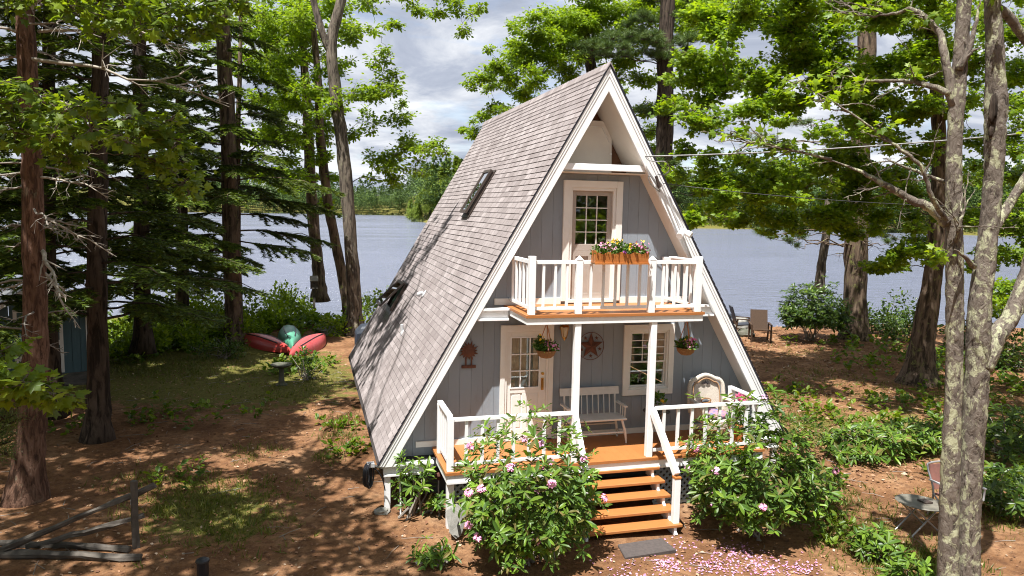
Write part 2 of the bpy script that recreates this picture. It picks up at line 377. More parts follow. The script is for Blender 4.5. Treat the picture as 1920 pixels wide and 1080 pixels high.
c = mixc(nt, ramp(nt, nB, [(.46, (0, 0, 0)), (.62, (.75, .75, .75))]), c, (.105, .050, .028))
c = mixc(nt, ramp(nt, nC, [(.56, (0, 0, 0)), (.70, (.7, .7, .7))]), c, (.40, .29, .20))
at = nd(nt, 'ShaderNodeAttribute', attribute_name='moss')
nG = noise(nt, v, 2.6, 8, .72, .3)
ad = nd(nt, 'ShaderNodeMath', operation='ADD'); nt.links.new(at.outputs['Fac'], ad.inputs[0]); nt.links.new(nG, ad.inputs[1])
gm = ramp(nt, ad.outputs[0], [(.90, (0, 0, 0)), (1.22, (.9, .9, .9))])
gc = ramp(nt, noise(nt, v, 12, 6, .8), [(.35, (.070, .068, .016)), (.52, (.125, .130, .028)), (.68, (.22, .19, .06))])
c = mixc(nt, gm, c, gc)
p = nd(nt, 'ShaderNodeBsdfPrincipled', i_Roughness=.95); p.inputs['Specular IOR Level'].default_value = .1
nt.links.new(c, p.inputs['Base Color'])
bm = nd(nt, 'ShaderNodeMath', operation='ADD'); nt.links.new(nB, bm.inputs[0]); nt.links.new(nC, bm.inputs[1])
nt.links.new(bump(nt, bm.outputs[0], .8, .05), p.inputs['Normal']); nt.links.new(p.outputs[0], out.inputs[0])
g = a.build('ground', m, smooth=True); tag(g, kind='structure')
atr = g.data.attributes.new('moss', 'FLOAT', 'POINT'); atr.data.foreach_set('value', moss.astype(np.float32))

# ================================================================== lake
m, nt, out = new_mat('lake_water')
v = coords(nt, (1, 1, 1))
wv = noise(nt, coords(nt, (1.0, 2.6, 1)), .55, 7, .62, .2); wv2 = noise(nt, coords(nt, (1, 1.8, 1)), 3.0, 4, .6)
sm = nd(nt, 'ShaderNodeMath', operation='ADD'); nt.links.new(wv, sm.inputs[0])
sc2 = nd(nt, 'ShaderNodeMath', operation='MULTIPLY', i_1=.35); nt.links.new(wv2, sc2.inputs[0]); nt.links.new(sc2.outputs[0], sm.inputs[1])
p = nd(nt, 'ShaderNodeBsdfPrincipled', i_Roughness=.10, i_IOR=1.33)
p.inputs['Base Color'].default_value = (.155, .17, .23, 1)
big = noise(nt, coords(nt, (.012, .05, 1)), 1.0, 4, .6, .8)
bw = nt.nodes.new('ShaderNodeBump'); bw.inputs['Distance'].default_value = .6; nt.links.new(sm.outputs[0], bw.inputs['Height'])
mb = nd(nt, 'ShaderNodeMapRange', i_1=.35, i_2=.65, i_3=.6, i_4=1.0); nt.links.new(big, mb.inputs[0]); nt.links.new(mb.outputs[0], bw.inputs['Strength'])
mr2 = nd(nt, 'ShaderNodeMapRange', i_1=.35, i_2=.65, i_3=.08, i_4=.20); nt.links.new(big, mr2.inputs[0]); nt.links.new(mr2.outputs[0], p.inputs['Roughness'])
nt.links.new(bw.outputs[0], p.inputs['Normal']); nt.links.new(p.outputs[0], out.inputs[0])
a = Acc(); a.add([(-1500, 5, LAKE), (1500, 5, LAKE), (1500, 900, LAKE), (-1500, 900, LAKE)], np.array([[0, 1, 2, 3]]))
tag(a.build('water', m), kind='structure')
# ================================================================== the cabin
XC, YR = .329, .80            # ridge line, plane of the front rakes
H, W, ZB, LEN, YW, ZP, ZD = 7.541, 3.885, .806, 9.92, 1.15, .95, 3.40
def zroof(x, d=0.0): return H-2*d-S3*abs(x-XC)
def xroof(z, d=0.0): return (H-2*d-z)/S3
def boxes(name, mat, parent, lst, bevel=0.0):
    for b_ in lst: q_ = Acc(); q_.box(*b_); q_.build(name, mat, parent, bevel=bevel)
cabin = thing('cabin', 'grey blue A-frame cabin with steep shingled roof, white trim and orange painted porch', 'cabin', (0, 0, 0))
def limb(acc, sgn, a, b, y0, y1, zb=ZB, mi=0):
    """one side of a chevron between perpendicular offsets a and b"""
    P = [(xroof(zb, a), zb), (0, H-2*a), (0, H-2*b), (xroof(zb, b), zb)]
    if sgn < 0: acc.extr([(XC-x, z) for x, z in P][::-1], YR+y0, y1 if y1 > 5 else YR+y1, mi)
    else: acc.extr([(XC+x, z) for x, z in P], YR+y0, y1 if y1 > 5 else YR+y1, mi)
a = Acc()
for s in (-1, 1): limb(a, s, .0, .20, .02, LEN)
roof = a.build('roof', paint('underlay_shadow_lines', (.05, .042, .04), None, .95), cabin)
# shingles: every tab a real slab, course gaps bare dark underlay as shadow lines
SLOPE = (H-ZB)/math.sin(R(60)); EXPO = .1185
def slope_frame(sgn):
    d = np.array([sgn*.5, 0, -S3/2]); n = np.array([sgn*S3/2, 0, .5]); return d, n
for sgn in (-1, 1):
    d, n = slope_frame(sgn); a = Acc(); rows = int(SLOPE/EXPO)
    V = []
    for r_ in range(rows):
        v0 = r_*EXPO+.003*math.sin(r_*1.9); v1 = (r_+1)*EXPO-.010+.003*math.sin((r_+1)*1.9)
        y = YR-.07-(r_ % 2)*.152-rnd.random()*.05
        while y < LEN:
            y0 = max(y+.004, YR-.07); y1 = min(y+.305-.004, LEN); y += .305
            if y1-y0 < .02: continue
            sag = .008*math.sin(y0*.9+r_*.3); o = .009+rnd.random()*.003
            v1j = v1+rnd.uniform(-.002, .002)
            q = [(v0, y0, .003), (v0, y1, .003), (v1j, y1, o), (v1j, y0, o), (v1j, y1, -.004), (v1j, y0, -.004)]
            base = np.array([XC, 0, H])
            V += [base+d*(vv+sag)+n*oo+np.array([0, yy, 0]) for vv, yy, oo in q]
    V = np.array(V); k = np.arange(len(V)//6)*6
    fa = np.stack([k, k+1, k+2, k+3], 1); fb = np.stack([k+3, k+2, k+4, k+5], 1)
    if sgn > 0: fa, fb = fa[:, ::-1], fb[:, ::-1]
    a.add(V, [fa, fb])
    if sgn < 0:
        m, nt, out = new_mat('weathered_shingles')
        v = coords(nt)
        c = ramp(nt, island(nt), [(.05, (.255, .224, .218)), (.3, (.315, .278, .272)), (.7, (.355, .315, .308)), (.95, (.40, .358, .35))])
        st = noise(nt, coords(nt, (1, 1.6, .16)), 2.2, 6, .65)
        c = mixc(nt, ramp(nt, st, [(.38, (.0, .0, .0)), (.66, (.75, .75, .75))]), c, (.20, .168, .162))
        c = mixc(nt, ramp(nt, noise(nt, v, 60, 3, .8), [(.4, (0, 0, 0)), (.75, (.5, .5, .5))]), c, (.18, .155, .15))
        p = nd(nt, 'ShaderNodeBsdfPrincipled', i_Roughness=.92); p.inputs['Specular IOR Level'].default_value = .15
        nt.links.new(c, p.inputs['Base Color']); nt.links.new(bump(nt, noise(nt, v, 90, 3, .8), .5, .01), p.inputs['Normal']); nt.links.new(p.outputs[0], out.inputs[0])
        M['shingle'] = m
    a.build('shingles', M['shingle'], roof)
a = Acc()
y = YR-.08
while y < LEN:
    for s in (-1, 1):
        d, n = slope_frame(s); b0 = np.array([XC, y, H+.02]); o0, o1 = .012, .030
        P = [b0+n*0, b0+d*.15+n*.006, b0+d*.15+n*.006+np.array([0, .16, .012]), b0+np.array([0, .16, .012])]
        a.add([*(np.array(P)-np.array([0, 0, .03])), *P], np.array([[0, 1, 2, 3], [4, 7, 6, 5], [0, 4, 5, 1], [1, 5, 6, 2], [2, 6, 7, 3], [3, 7, 4, 0]]))
    y += .145
a.build('ridge_cap', M['shingle'], roof)
a = Acc()
for s in (-1, 1): limb(a, s, .0, .022, -.066, .02, ZB-.0)
a.build('drip_edge', M['drip'], roof)
# rake boards, three steps
a = Acc()
for s in (-1, 1):
    limb(a, s, .024, .066, -.056, .018, ZB-.02); limb(a, s, .068, .110, -.047, .016, ZB-.03); limb(a, s, .112, .232, -.038, .014, ZB-.04)
a.build('rake_board', M['white'], cabin, bevel=.004)
a = Acc()
for s in (-1, 1): limb(a, s, .202, .22, .016, LEN)
a.build('soffit', M['soffit'], cabin)

# walls: vertical grooved siding cut round the openings
UD = (-.310, .805, 3.45, 5.58)      # upper door casing
LD = (-1.40, -.425, .97, 3.04)     # lower door casing
LW = (.93, 1.945, 1.675, 2.995)     # lower window casing
OPEN = [(UD[0]+.06, UD[1]-.06, UD[2], UD[3]-.06), (LD[0]+.06, LD[1]-.06, LD[2], LD[3]-.06), (LW[0]+.06, LW[1]-.06, LW[2]+.06, LW[3]-.06)]
a = Acc(); xg = XC-3.66
while xg < XC+3.6:
    x0, x1 = xg+.0018, xg+.2032-.0018; xg += .2032
    cuts = sorted({x0, x1, *[q for o in OPEN for q in o[:2] if x0 < q < x1]})
    for u0, u1 in zip(cuts[:-1], cuts[1:]):
        zs = [(ZP-.15, 5.695)]
        for o in OPEN:
            if o[0] < u1-1e-6 and o[1] > u0+1e-6:
                nz = []
                for z0, z1 in zs:
                    if o[2] > z0: nz.append((z0, min(z1, o[2])))
                    if o[3] < z1: nz.append((max(z0, o[3]), z1))
                zs = nz
        for z0, z1 in zs:
            t0, t1 = min(z1, zroof(u0, .22)), min(z1, zroof(u1, .22))
            if max(t0, t1) <= z0+.01: continue
            t0, t1 = max(t0, z0+.001), max(t1, z0+.001)
            a.extr([(u0, z0), (u1, z0), (u1, t1), (u0, t0)], YW, YW+.02)
a.build('front_wall', M['siding'], cabin)
a = Acc()
xs = sorted({XC-3.5, XC+3.5, XC, *[q for o in OPEN for q in o[:2]]})
for u0, u1 in zip(xs[:-1], xs[1:]):
    zs = [(ZP-.15, 5.695)]
    for o in OPEN:
        if o[0] < u1-1e-6 and o[1] > u0+1e-6:
            nz = []
            for z0, z1 in zs:
                if o[2] > z0: nz.append((z0, min(z1, o[2])))
                if o[3] < z1: nz.append((max(z0, o[3]), z1))
            zs = nz
    for z0, z1 in zs:
        t0, t1 = max(min(z1, zroof(u0, .22)), z0+.001), max(min(z1, zroof(u1, .22)), z0+.001)
        if max(t0, t1) > z0+.02: a.extr([(u0, z0), (u1, z0), (u1, t1), (u0, t0)], YW+.02, YW+.05)
a.build('wall_backing', M['groove'], cabin)
a = Acc()
a.extr([(XC-3.5, ZP-.1), (XC+3.5, ZP-.1), (XC, H-.48)], LEN-.5, LEN-.4)
a.build('rear_wall', M['siding'], cabin)
a = Acc(); a.box(XC-3.6, XC+3.6, YR+.12, LEN-.1, .66, .80); a.box(XC-2.2, XC+2.2, YW+.06, LEN-.5, 3.2, 3.32)
a.build('floor', M['dark_in'], cabin)
a = Acc(); a.box(XC-3.40, XC-3.30, YR+.9, LEN-.2, -.1, .655); a.box(XC+3.30, XC+3.40, YR+.9, LEN-.2, -.1, .655); a.box(XC-3.3, XC+3.3, LEN-.3, LEN-.2, -.1, .655); a.box(XC-3.05, XC+3.3, YR+.62, YR+.70, -.1, .655)
a.build('foundation_skirt', M['found'], cabin)
a = Acc(); xl0, xr0 = XC-3.78, XC+3.78
for u0, u1, u2 in ((xl0, -2.61, xl0+.02), (3.09, xr0, xr0-.12)):
    a = Acc(); a.box(u0, u1, YR+.03, YR+.11, .60, .76); a.box(u0, u1, YR-.03, YR+.11, .762, .80); a.box(u0, u1, YR, YR+.029, .585, .625)
    a.build('sill_beam', M['white'], cabin, bevel=.004); boxes('corner_post', M['white'], cabin, [(u2, u2+.10, YR+.035, YR+.135, -.05, .598)], .004)
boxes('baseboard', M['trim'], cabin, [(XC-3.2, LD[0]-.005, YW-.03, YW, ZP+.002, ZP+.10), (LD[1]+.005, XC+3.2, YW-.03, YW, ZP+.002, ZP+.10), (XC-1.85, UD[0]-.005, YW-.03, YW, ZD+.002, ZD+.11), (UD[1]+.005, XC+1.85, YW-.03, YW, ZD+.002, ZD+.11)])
# gable peak: collar beam and vent panel
a = Acc(); zb_ = 5.745; xb = xroof(zb_, .22)
a.extr([(XC-xb, zb_), (XC+xb, zb_), (XC+xb-.063, zb_+.11), (XC-xb+.063, zb_+.11)], YR+.02, YR+.10)
a.build('collar_beam', M['white'], cabin, bevel=.004)
PY = 1.58
pr = [ony(x, y, PY) for x, y in ((1147, 309), (1147, 265), (1134, 228), (1112, 226))]
pl = [(XC-xroof(5.72, .22), 5.72), (pr[0][0], 5.72), (pr[1][0], zroof(pr[1][0], .22)), (pr[3][0]+.26, pr[3][2]), (pr[3][0]-.0, pr[3][2]), (XC-xroof(pr[3][2]-.06, .22), pr[3][2]-.06)]
a = Acc(); a.extr(pl, PY, PY+.02)
vp = a.build('vent_panel', M['soffit'], cabin)
a = Acc(); a.box(pr[0][0]-.05, pr[0][0]-.01, PY-.012, PY, 6.08, 6.11); a.bar((pr[3][0]-.16, PY-.006, pr[3][2]-.10), (pr[2][0]-.05, PY-.006, pr[2][2]-.10), .012, .012); a.bar((pr[2][0]-.05, PY-.006, pr[2][2]-.10), (pr[1][0]-.05, PY-.006, pr[1][2]-.02), .012, .012)
a.build('hinge', M['trim'], vp)
a = Acc(); a.extr([(XC-xroof(5.72, .22), 5.72), (XC+xroof(5.72, .22), 5.72), (XC, H-.46)], PY+.08, PY+.10)
a.build('loft_backing', M['board_brown'], cabin)
a = Acc(); a.box(XC-.80, XC+.80, YR+.11, PY+.08, 5.70, 5.72)
a.build('loft_floor', M['soffit'], cabin)

def frame(acc, x0, x1, z0, z1, y0, y1, w, sill=True):
    acc.box(x0, x0+w, y0, y1, z0, z1); acc.box(x1-w, x1, y0, y1, z0, z1); acc.box(x0+w, x1-w, y0, y1, z1-w, z1)
    if sill: acc.box(x0+w, x1-w, y0, y1, z0, z0+w)
def muntins(acc, x0, x1, z0, z1, nx, nz, y0, y1, t=.018):
    for k in range(1, nx): x = x0+(x1-x0)*k/nx; acc.box(x-t/2, x+t/2, y0, y1, z0, z1)
    for k in range(1, nz):
        z = z0+(z1-z0)*k/nz
        for q in range(nx): acc.box(x0+(x1-x0)*q/nx+(t/2 if q else 0), x0+(x1-x0)*(q+1)/nx-(t/2 if q < nx-1 else 0), y0, y1, z-t/2, z+t/2)
# upper door
x0, x1, z0, z1 = UD
a = Acc(); frame(a, x0, x1, z0, z1, YW-.05, YW+.0, .12, False); frame(a, x0+.12, x1-.12, z0, z1-.12, YW-.025, YW+.09, .055, False); a.box(x0+.12, x1-.12, YW-.045, YW+.09, z0-.03, z0+.03)
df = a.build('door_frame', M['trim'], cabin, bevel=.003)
dx0, dx1, dz0, dz1 = x0+.176, x1-.176, z0+.032, z1-.176
a = Acc(); frame(a, dx0, dx1, dz0+.86, dz1, YW+.03, YW+.07, .085, False); a.box(dx0+.085, dx1-.085, YW+.03, YW+.07, dz0+.86, dz0+.98)
frame(a, dx0, dx1, dz0, dz0+.86, YW+.03, YW+.07, .10); a.box((dx0+dx1)/2-.04, (dx0+dx1)/2+.04, YW+.03, YW+.07, dz0+.1, dz0+.76); a.box(dx0+.10, dx1-.10, YW+.05, YW+.06, dz0+.1, dz0+.76)
ud = a.build('door', paint('taupe_door_paint', (.40, .35, .31), (.36, .31, .27), .5), cabin, bevel=.003)
a = Acc(); muntins(a, dx0+.085, dx1-.085, dz0+.98, dz1-.085, 3, 4, YW+.032, YW+.052, .016); a.build('muntin', M['trim'], ud)
a = Acc(); a.box(dx0+.085, dx1-.085, YW+.054, YW+.06, dz0+.98, dz1-.085); a.build('pane', M['glass'], ud)
a = Acc(); a.lathe((dx1-.05, YW+.03, dz0+.93), [(.012, 0), (.012, .03), (.03, .04), (.028, .07), (.01, .078)], 12, ax=(0, -1, 0)); a.build('handle', M['brass'], ud)
# lower door
x0, x1, z0, z1 = LD
a = Acc(); frame(a, x0, x1, z0, z1, YW-.045, YW, .085, False); frame(a, x0+.085, x1-.085, z0, z1-.085, YW-.03, YW+.09, .04, False); a.box(x0+.085, x1-.085, YW-.03, YW+.09, z0-.015, z0+.02)
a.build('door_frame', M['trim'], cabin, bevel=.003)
dx0, dx1, dz0, dz1 = x0+.126, x1-.126, z0+.025, z1-.13
gz0, gz1, gx0, gx1 = dz0+.92, dz1-.10, dx0+.075, dx1-.13
a = Acc(); yy0, yy1 = YW-.005, YW+.035
a.box(dx0, gx0, yy0, yy1, dz0, dz1); a.box(gx1, dx1, yy0, yy1, dz0, dz1); a.box(gx0, gx1, yy0, yy1, gz1, dz1); a.box(gx0, gx1, yy0, yy1, gz0-.10, gz0)
mid = (gx0+gx1)/2
a.box(gx0, gx1, yy0, yy1, dz0, dz0+.17); a.box(mid-.045, mid+.045, yy0, yy1, dz0+.17, gz0-.10); a.box(gx0, gx1, yy0+.014, yy1, dz0+.17, gz0-.101)
for q0, q1 in ((gx0+.03, mid-.075), (mid+.075, gx1-.03)): a.box(q0, q1, yy0+.004, yy0+.014, dz0+.20, gz0-.13)
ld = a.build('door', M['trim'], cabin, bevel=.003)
a = Acc(); muntins(a, gx0, gx1, gz0, gz1, 3, 3, yy0-.004, yy0+.012, .022); frame(a, gx0-.015, gx1+.015, gz0-.015, gz1+.015, yy0-.01, yy0, .02); a.build('muntin', M['white'], ld)
a = Acc(); a.box(gx0, gx1, yy0+.016, yy0+.022, gz0, gz1); a.build('pane', M['glass'], ld)
a = Acc()
for k in range(26):
    u = gx0+(gx1-gx0)*k/26; u2 = gx0+(gx1-gx0)*(k+1)/26; o0 = .008*math.sin(k*1.9); o1 = .008*math.sin(k*1.9+1.9)
    a.add([(u, yy1+.03+o0, gz0-.03), (u2, yy1+.03+o1, gz0-.03), (u2, yy1+.03+o1, gz1+.02), (u, yy1+.03+o0, gz1+.02)], np.array([[0, 1, 2, 3]]))
a.build('curtain', M['curtain'], ld)
a = Acc(); a.box(dx1-.085, dx1-.04, yy0-.012, yy0, dz0+.86, dz0+1.08); a.lathe((dx1-.062, yy0, dz0+1.16), [(.028, 0), (.026, .02), (.012, .026)], 12, ax=(0, -1, 0)); a.tube([(dx1-.062, yy0-.01, dz0+1.05), (dx1-.062, yy0-.055, dz0+1.03), (dx1-.062, yy0-.055, dz0+.93), (dx1-.062, yy0-.01, dz0+.89)], .009, 8)
a.build('handle', M['brass'], ld)
# lower window
x0, x1, z0, z1 = LW
a = Acc(); frame(a, x0, x1, z0, z1, YW-.045, YW, .11); frame(a, x0+.11, x1-.11, z0+.11, z1-.11, YW-.022, YW+.08, .035)
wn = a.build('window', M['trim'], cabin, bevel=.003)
sx0, sx1, sz0, sz1 = x0+.146, x1-.146, z0+.146, z1-.146; zm = sz0+(sz1-sz0)*.46
a = Acc(); frame(a, sx0, sx1, zm-.02, sz1, YW+.01, YW+.035, .03); frame(a, sx0, sx1, sz0, zm+.005, YW+.036, YW+.06, .03)
muntins(a, sx0+.03, sx1-.03, zm+.01, sz1-.03, 3, 4, YW+.014, YW+.028, .016)
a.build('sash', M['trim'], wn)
a = Acc(); a.box(sx0+.03, sx1-.03, YW+.029, YW+.033, zm+.01, sz1-.03); a.box(sx0+.03, sx1-.03, YW+.045, YW+.05, sz0+.03, zm-.025); a.build('pane', M['glass'], wn)
# wall lantern
a = Acc(); lc = ony(1058, 618, YW-.10)
lx, lz = lc[0], 2.95
a.lathe((lx, YW-.012, lz+.02), [(.06, 0), (.055, .018), (.03, .022)], 14, ax=(0, -1, 0)); a.tube([(lx, YW-.03, lz+.02), (lx, YW-.09, lz+.10), (lx, YW-.12, lz+.11)], .010, 6)
a.lathe((lx, YW-.12, lz-.14), [(.012, -.05), (.03, -.02), (.045, 0), (.05, .01)], 8); a.lathe((lx, YW-.12, lz+.06), [(.085, 0), (.06, .03), (.03, .05), (.012, .08)], 8)
for k in range(4):
    t = math.pi/4+k*math.pi/2; a.bar((lx+.045*math.cos(t), YW-.12+.045*math.sin(t), lz-.13), (lx+.078*math.cos(t), YW-.12+.078*math.sin(t), lz+.06), .009, .009)
ln = a.build('wall_lantern', M['brass'], cabin)
a = Acc(); a.lathe((lx, YW-.12, lz-.125), [(.038, 0), (.068, .175)], 8); a.build('lantern_glass', paint('frosted_lantern_glass', (.62, .55, .42), (.5, .42, .3), .25), ln)
# roof furniture on the left slope
dL, nL = slope_frame(-1)
def onroof(px, py):
    r_ = ray(px, py); q = np.array([XC, 0, H]); t = ((q-C0)@nL)/(r_@nL); return C0+r_*t
def skylight(TL, BL, wid, tilt, hgt):
    T, B = onroof(*TL), onroof(*BL); T = np.array(T); y0 = T[1]; v0 = (T-np.array([XC, 0, H]))@dL; v1 = (B-np.array([XC, 0, H]))@dL
    P = lambda v, y, o: np.array([XC, 0, H])+dL*v+nL*o+np.array([0, y, 0])
    def fr(acc, v0, v1, y0, y1, o0, o1, w, tl=0):
        for a0, a1, b0, b1 in ((v0, v0+w, y0, y1), (v1-w, v1, y0, y1), (v0+w, v1-w, y0, y0+w), (v0+w, v1-w, y1-w, y1)):
            t0, t1 = tl*(a0-v0), tl*(a1-v0)
            acc.hexa([P(a0, b0, o0+t0), P(a1, b0, o0+t1), P(a1, b1, o0+t1), P(a0, b1, o0+t0), P(a0, b0, o1+t0), P(a1, b0, o1+t1), P(a1, b1, o1+t1), P(a0, b1, o1+t0)])
    a = Acc(); fr(a, v0, v1, y0, y0+wid, .0, hgt, .06); fr(a, v0-.06, v1+.10, y0-.07, y0+wid+.07, .015, .03, .13)
    s_ = a.build('skylight', M['skyframe'], cabin)
    a = Acc(); fr(a, v0-.02, v1+.03, y0-.02, y0+wid+.02, hgt+.004, hgt+.05, .07, tilt); a.build('skylight_sash', M['skyframe'], s_)
    a = Acc(); va, vb, ya, yb = v0+.05, v1-.04, y0+.05, y0+wid-.05; ta, tb = tilt*(va-v0+.02), tilt*(vb-v0+.02)
    a.hexa([P(va, ya, hgt+.02+ta), P(vb, ya, hgt+.02+tb), P(vb, yb, hgt+.02+tb), P(va, yb, hgt+.02+ta), P(va, ya, hgt+.03+ta), P(vb, ya, hgt+.03+tb), P(vb, yb, hgt+.03+tb), P(va, yb, hgt+.03+ta)])
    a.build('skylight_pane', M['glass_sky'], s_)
skylight((928, 324), (889, 402), .62, .02, .07)
skylight((764, 536), (733, 582), .95, .30, .08)
a = Acc()
P = onroof(795, 552); a.tube([P-nL*.03, P+nL*.07, P+nL*.10+dL*.04, P+nL*.09+dL*.10], [.04, .04, .048, .044], 12); a.lathe(P, [(.10, .012), (.07, .02), (.045, .03)], 14, ax=nL)
a.build('roof_vent', M['pvc'], cabin, smooth=True)
a = Acc(); P = onroof(755, 624); a.tube([P-np.array([0, 0, .05]), P+np.array([-.02, 0, .18])], .036, 12); a.lathe(P, [(.08, .012), (.06, .02), (.04, .04)], 14, ax=nL)
a.build('vent_pipe', M['pvc'], cabin)
# floodlight, conduit and service cable on the right rake
def onrake(px, py, y=-.09): return ony(px, py, YR+y)
a = Acc(); P = onrake(1279, 433); a.lathe(P, [(.055, 0), (.05, .03), (.03, .035)], 12, ax=(0, -1, 0))
for dx, ln_ in ((-.10, .15), (.09, .10)):
    ax = np.array([dx*1.0, -.10, -.06]); ax /= np.linalg.norm(ax); a.lathe(P+np.array([0, -.03, 0]), [(.02, 0), (.03, .05), (.055, .07), (.06, .07+ln_), (.05, .072+ln_)], 12, ax=ax)
a.build('floodlight', M['white'], cabin, smooth=False)
a = Acc()
a.tube([onrake(1236, 340), onrake(1243, 352, -.10), onrake(1275, 430, -.10), onrake(1336, 585, -.10), onrake(1344, 575, -.06)][:4], .016, 8)
a.build('conduit', M['pvc'], cabin)
a = Acc(); a.tube([onrake(1230, 330, -.11), onrake(1237, 352, -.12)], .028, 8); a.build('service_head', M['skyframe'], cabin)
a = Acc()
def curve(P, n=14):
    P = [np.array(p, float) for p in P]; out = []
    Q = [2*P[0]-P[1]]+P+[2*P[-1]-P[-2]]
    for k in range(1, len(Q)-2):
        for t in np.linspace(0, 1, n, endpoint=False):
            p0, p1, p2, p3 = Q[k-1:k+3]; out.append(.5*((2*p1)+(-p0+p2)*t+(2*p0-5*p1+4*p2-p3)*t*t+(-p0+3*p1-3*p2+p3)*t**3))
    out.append(P[-1]); return np.array(out)
a.tube(curve([onrake(1210, 293), onrake(1216, 300, -.14), onrake(1230, 303, -.2), onrake(1246, 303, -.25), onrake(1254, 311, -.25), onrake(1254, 321, -.2), onrake(1244, 328, -.15), onrake(1233, 327, -.12)]), .009, 5)
a.tube(curve([onrake(1216, 330), onrake(1221, 332), onrake(1230, 345), onrake(1238, 358)]), .008, 5); a.tube(curve([onrake(1216, 330), onrake(1218, 342), onrake(1228, 352), onrake(1237, 360)]), .008, 5)
a.build('cable_loop', M['cable'], cabin)

# ---------------------------------------------------------------- balcony
BX0, BX1, BY0 = -1.325, 1.754, -.2015
a = Acc(); y = BY0-.02
xk = BX0
while xk < BX1-.01:
    x2 = min(xk+.14, BX1); a.box(xk+.0004, x2-.0004, BY0, YW-.03, ZD-.035, ZD); xk += .14
a.box(BX0, BX1, BY0-.022, BY0-.001, ZD-.04, ZD+.002); a.box(BX0-.02, BX0-.001, BY0-.022, YW-.03, ZD-.04, ZD+.002); a.box(BX1+.001, BX1+.02, BY0-.022, YW-.03, ZD-.04, ZD+.002)
balc = a.build('balcony', M['deck'], cabin)
a = Acc(); a.box(BX0, BX1, BY0, BY0+.045, 3.247, ZD-.041); a.box(BX0, BX0+.045, BY0+.046, YW-.03, 3.25, ZD-.041); a.box(BX1-.045, BX1, BY0+.046, YW-.03, 3.25, ZD-.041)
xk = BX0+.4
while xk < BX1-.1: a.box(xk, xk+.04, BY0+.046, YW-.03, 3.27, ZD-.042); xk += .4
a.build('fascia', M['white'], balc, bevel=.003)
a = Acc(); xe = xroof(3.3, .22)
for xa, xb in ((XC-xe-.03, BX0-.021), (BX1+.021, XC+xe+.03)):
    a = Acc(); a.box(xa, xb, YR+.03, YR+.11, 3.21, 3.345); a.box(xa, xb, YR-.03, YR+.11, 3.347, 3.385); a.box(xa, xb, YR-.02, YR+.029, 3.175, 3.215)
    a.build('tie_beam', M['white'], balc, bevel=.003)
def post(acc, x, y, z0, z1, w, cap=False, flare=0.0):
    h = w/2
    if flare: acc.bar((x, y, z0), (x, y, z0+.16), w*(1+flare), w*(1+flare), (0, 1, 0), w1=w, h1=w); acc.box(x-h, x+h, y-h, y+h, z0+.16, z1)
    else: acc.box(x-h, x+h, y-h, y+h, z0, z1)
    if cap:
        h2 = h+.006; acc.add([(x-h2, y-h2, z1), (x+h2, y-h2, z1), (x+h2, y+h2, z1), (x-h2, y+h2, z1), (x, y, z1+.075)], [np.array([[0, 3, 2, 1]]), np.array([[0, 1, 4], [1, 2, 4], [2, 3, 4], [3, 0, 4]])])
RY = -.145
for x, cap, fl, w in ((-1.245, False, .0, .105), (-.462, True, .0, .105), (.812, True, .0, .105), (1.655, False, .0, .105)):
    a = Acc(); post(a, x, RY-.01, ZD-.03+.035, 4.33 if not cap else 4.27, w, cap, fl); a.build('railing_post', M['white'], balc, bevel=.004)
xl, xr = -1.245, 1.655
boxes('rail', M['white'], balc, [(-1.19, -.515, RY-.03, RY+.03, 4.205, 4.265), (-.41, .76, RY-.03, RY+.03, 4.205, 4.265), (.865, 1.60, RY-.03, RY+.03, 4.205, 4.265), (-1.19, -.53, RY-.02, RY+.02, 3.475, 3.525), (-.395, .745, RY-.02, RY+.02, 3.475, 3.525), (.88, 1.60, RY-.02, RY+.02, 3.475, 3.525), (xl-.03, xl+.03, RY+.05, YW-.035, 4.205, 4.265), (xl-.02, xl+.02, RY+.05, YW-.035, 3.475, 3.525), (xr-.03, xr+.03, RY+.05, YW-.035, 4.19, 4.245), (xr-.085, xr+.03, RY+.06, .75, 4.248, 4.275), (xr-.02, xr+.02, RY+.05, YW-.035, 3.475, 3.525)], .003)
bal = Acc(); bal.box(-.019, .019, -.019, .019, 3.526, 4.204)
b0 = None
spots = [(-1.245+.783*k/4, RY) for k in (1, 2, 3)]+[(-.462+1.274*k/6, RY) for k in (1, 2, 3, 4, 5)]+[(.812+.843*k/4, RY) for k in (1, 2, 3)]
spots += [(xl, RY+.22*k) for k in (1, 2, 3, 4, 5)]+[(xr, RY+.22*k) for k in (1, 2, 3, 4, 5)]
for x, y in spots:
    if b0 is None: b0 = bal.build('baluster', M['white'], balc); o = b0
    else: o = b0.copy(); col.objects.link(o)
    o.location = (x, y, 0)
# ---------------------------------------------------------------- porch
PX0, PX1, PY0 = -2.572, 3.05, -.2015
a = Acc(); xk = PX0
while xk < PX1-.01:
    x2 = min(xk+.14, PX1); a.box(xk+.0004, x2-.0004, PY0, YW-.0305, ZP-.035, ZP); xk += .14
for p0, p1 in ((PX0, PX1),): a.box(p0, p1, PY0-.024, PY0-.001, ZP-.042, ZP+.002)
a.box(PX0-.024, PX0-.001, PY0-.024, YW-.05, ZP-.042, ZP+.002); a.box(PX1+.001, PX1+.024, PY0-.024, YW-.05, ZP-.042, ZP+.002)
porch = a.build('porch', M['deck'], cabin)
a = Acc(); a.box(PX0, PX1, PY0-.004, PY0+.04, .765, ZP-.043); a.box(PX0, PX0+.04, PY0+.041, YR+.028, .765, ZP-.043); a.box(PX1-.04, PX1, PY0+.041, YR+.028, .765, ZP-.043); a.box(PX0, PX1, PY0-.016, PY0-.005, .762, .80)
a.build('fascia', M['white'], porch, bevel=.003)
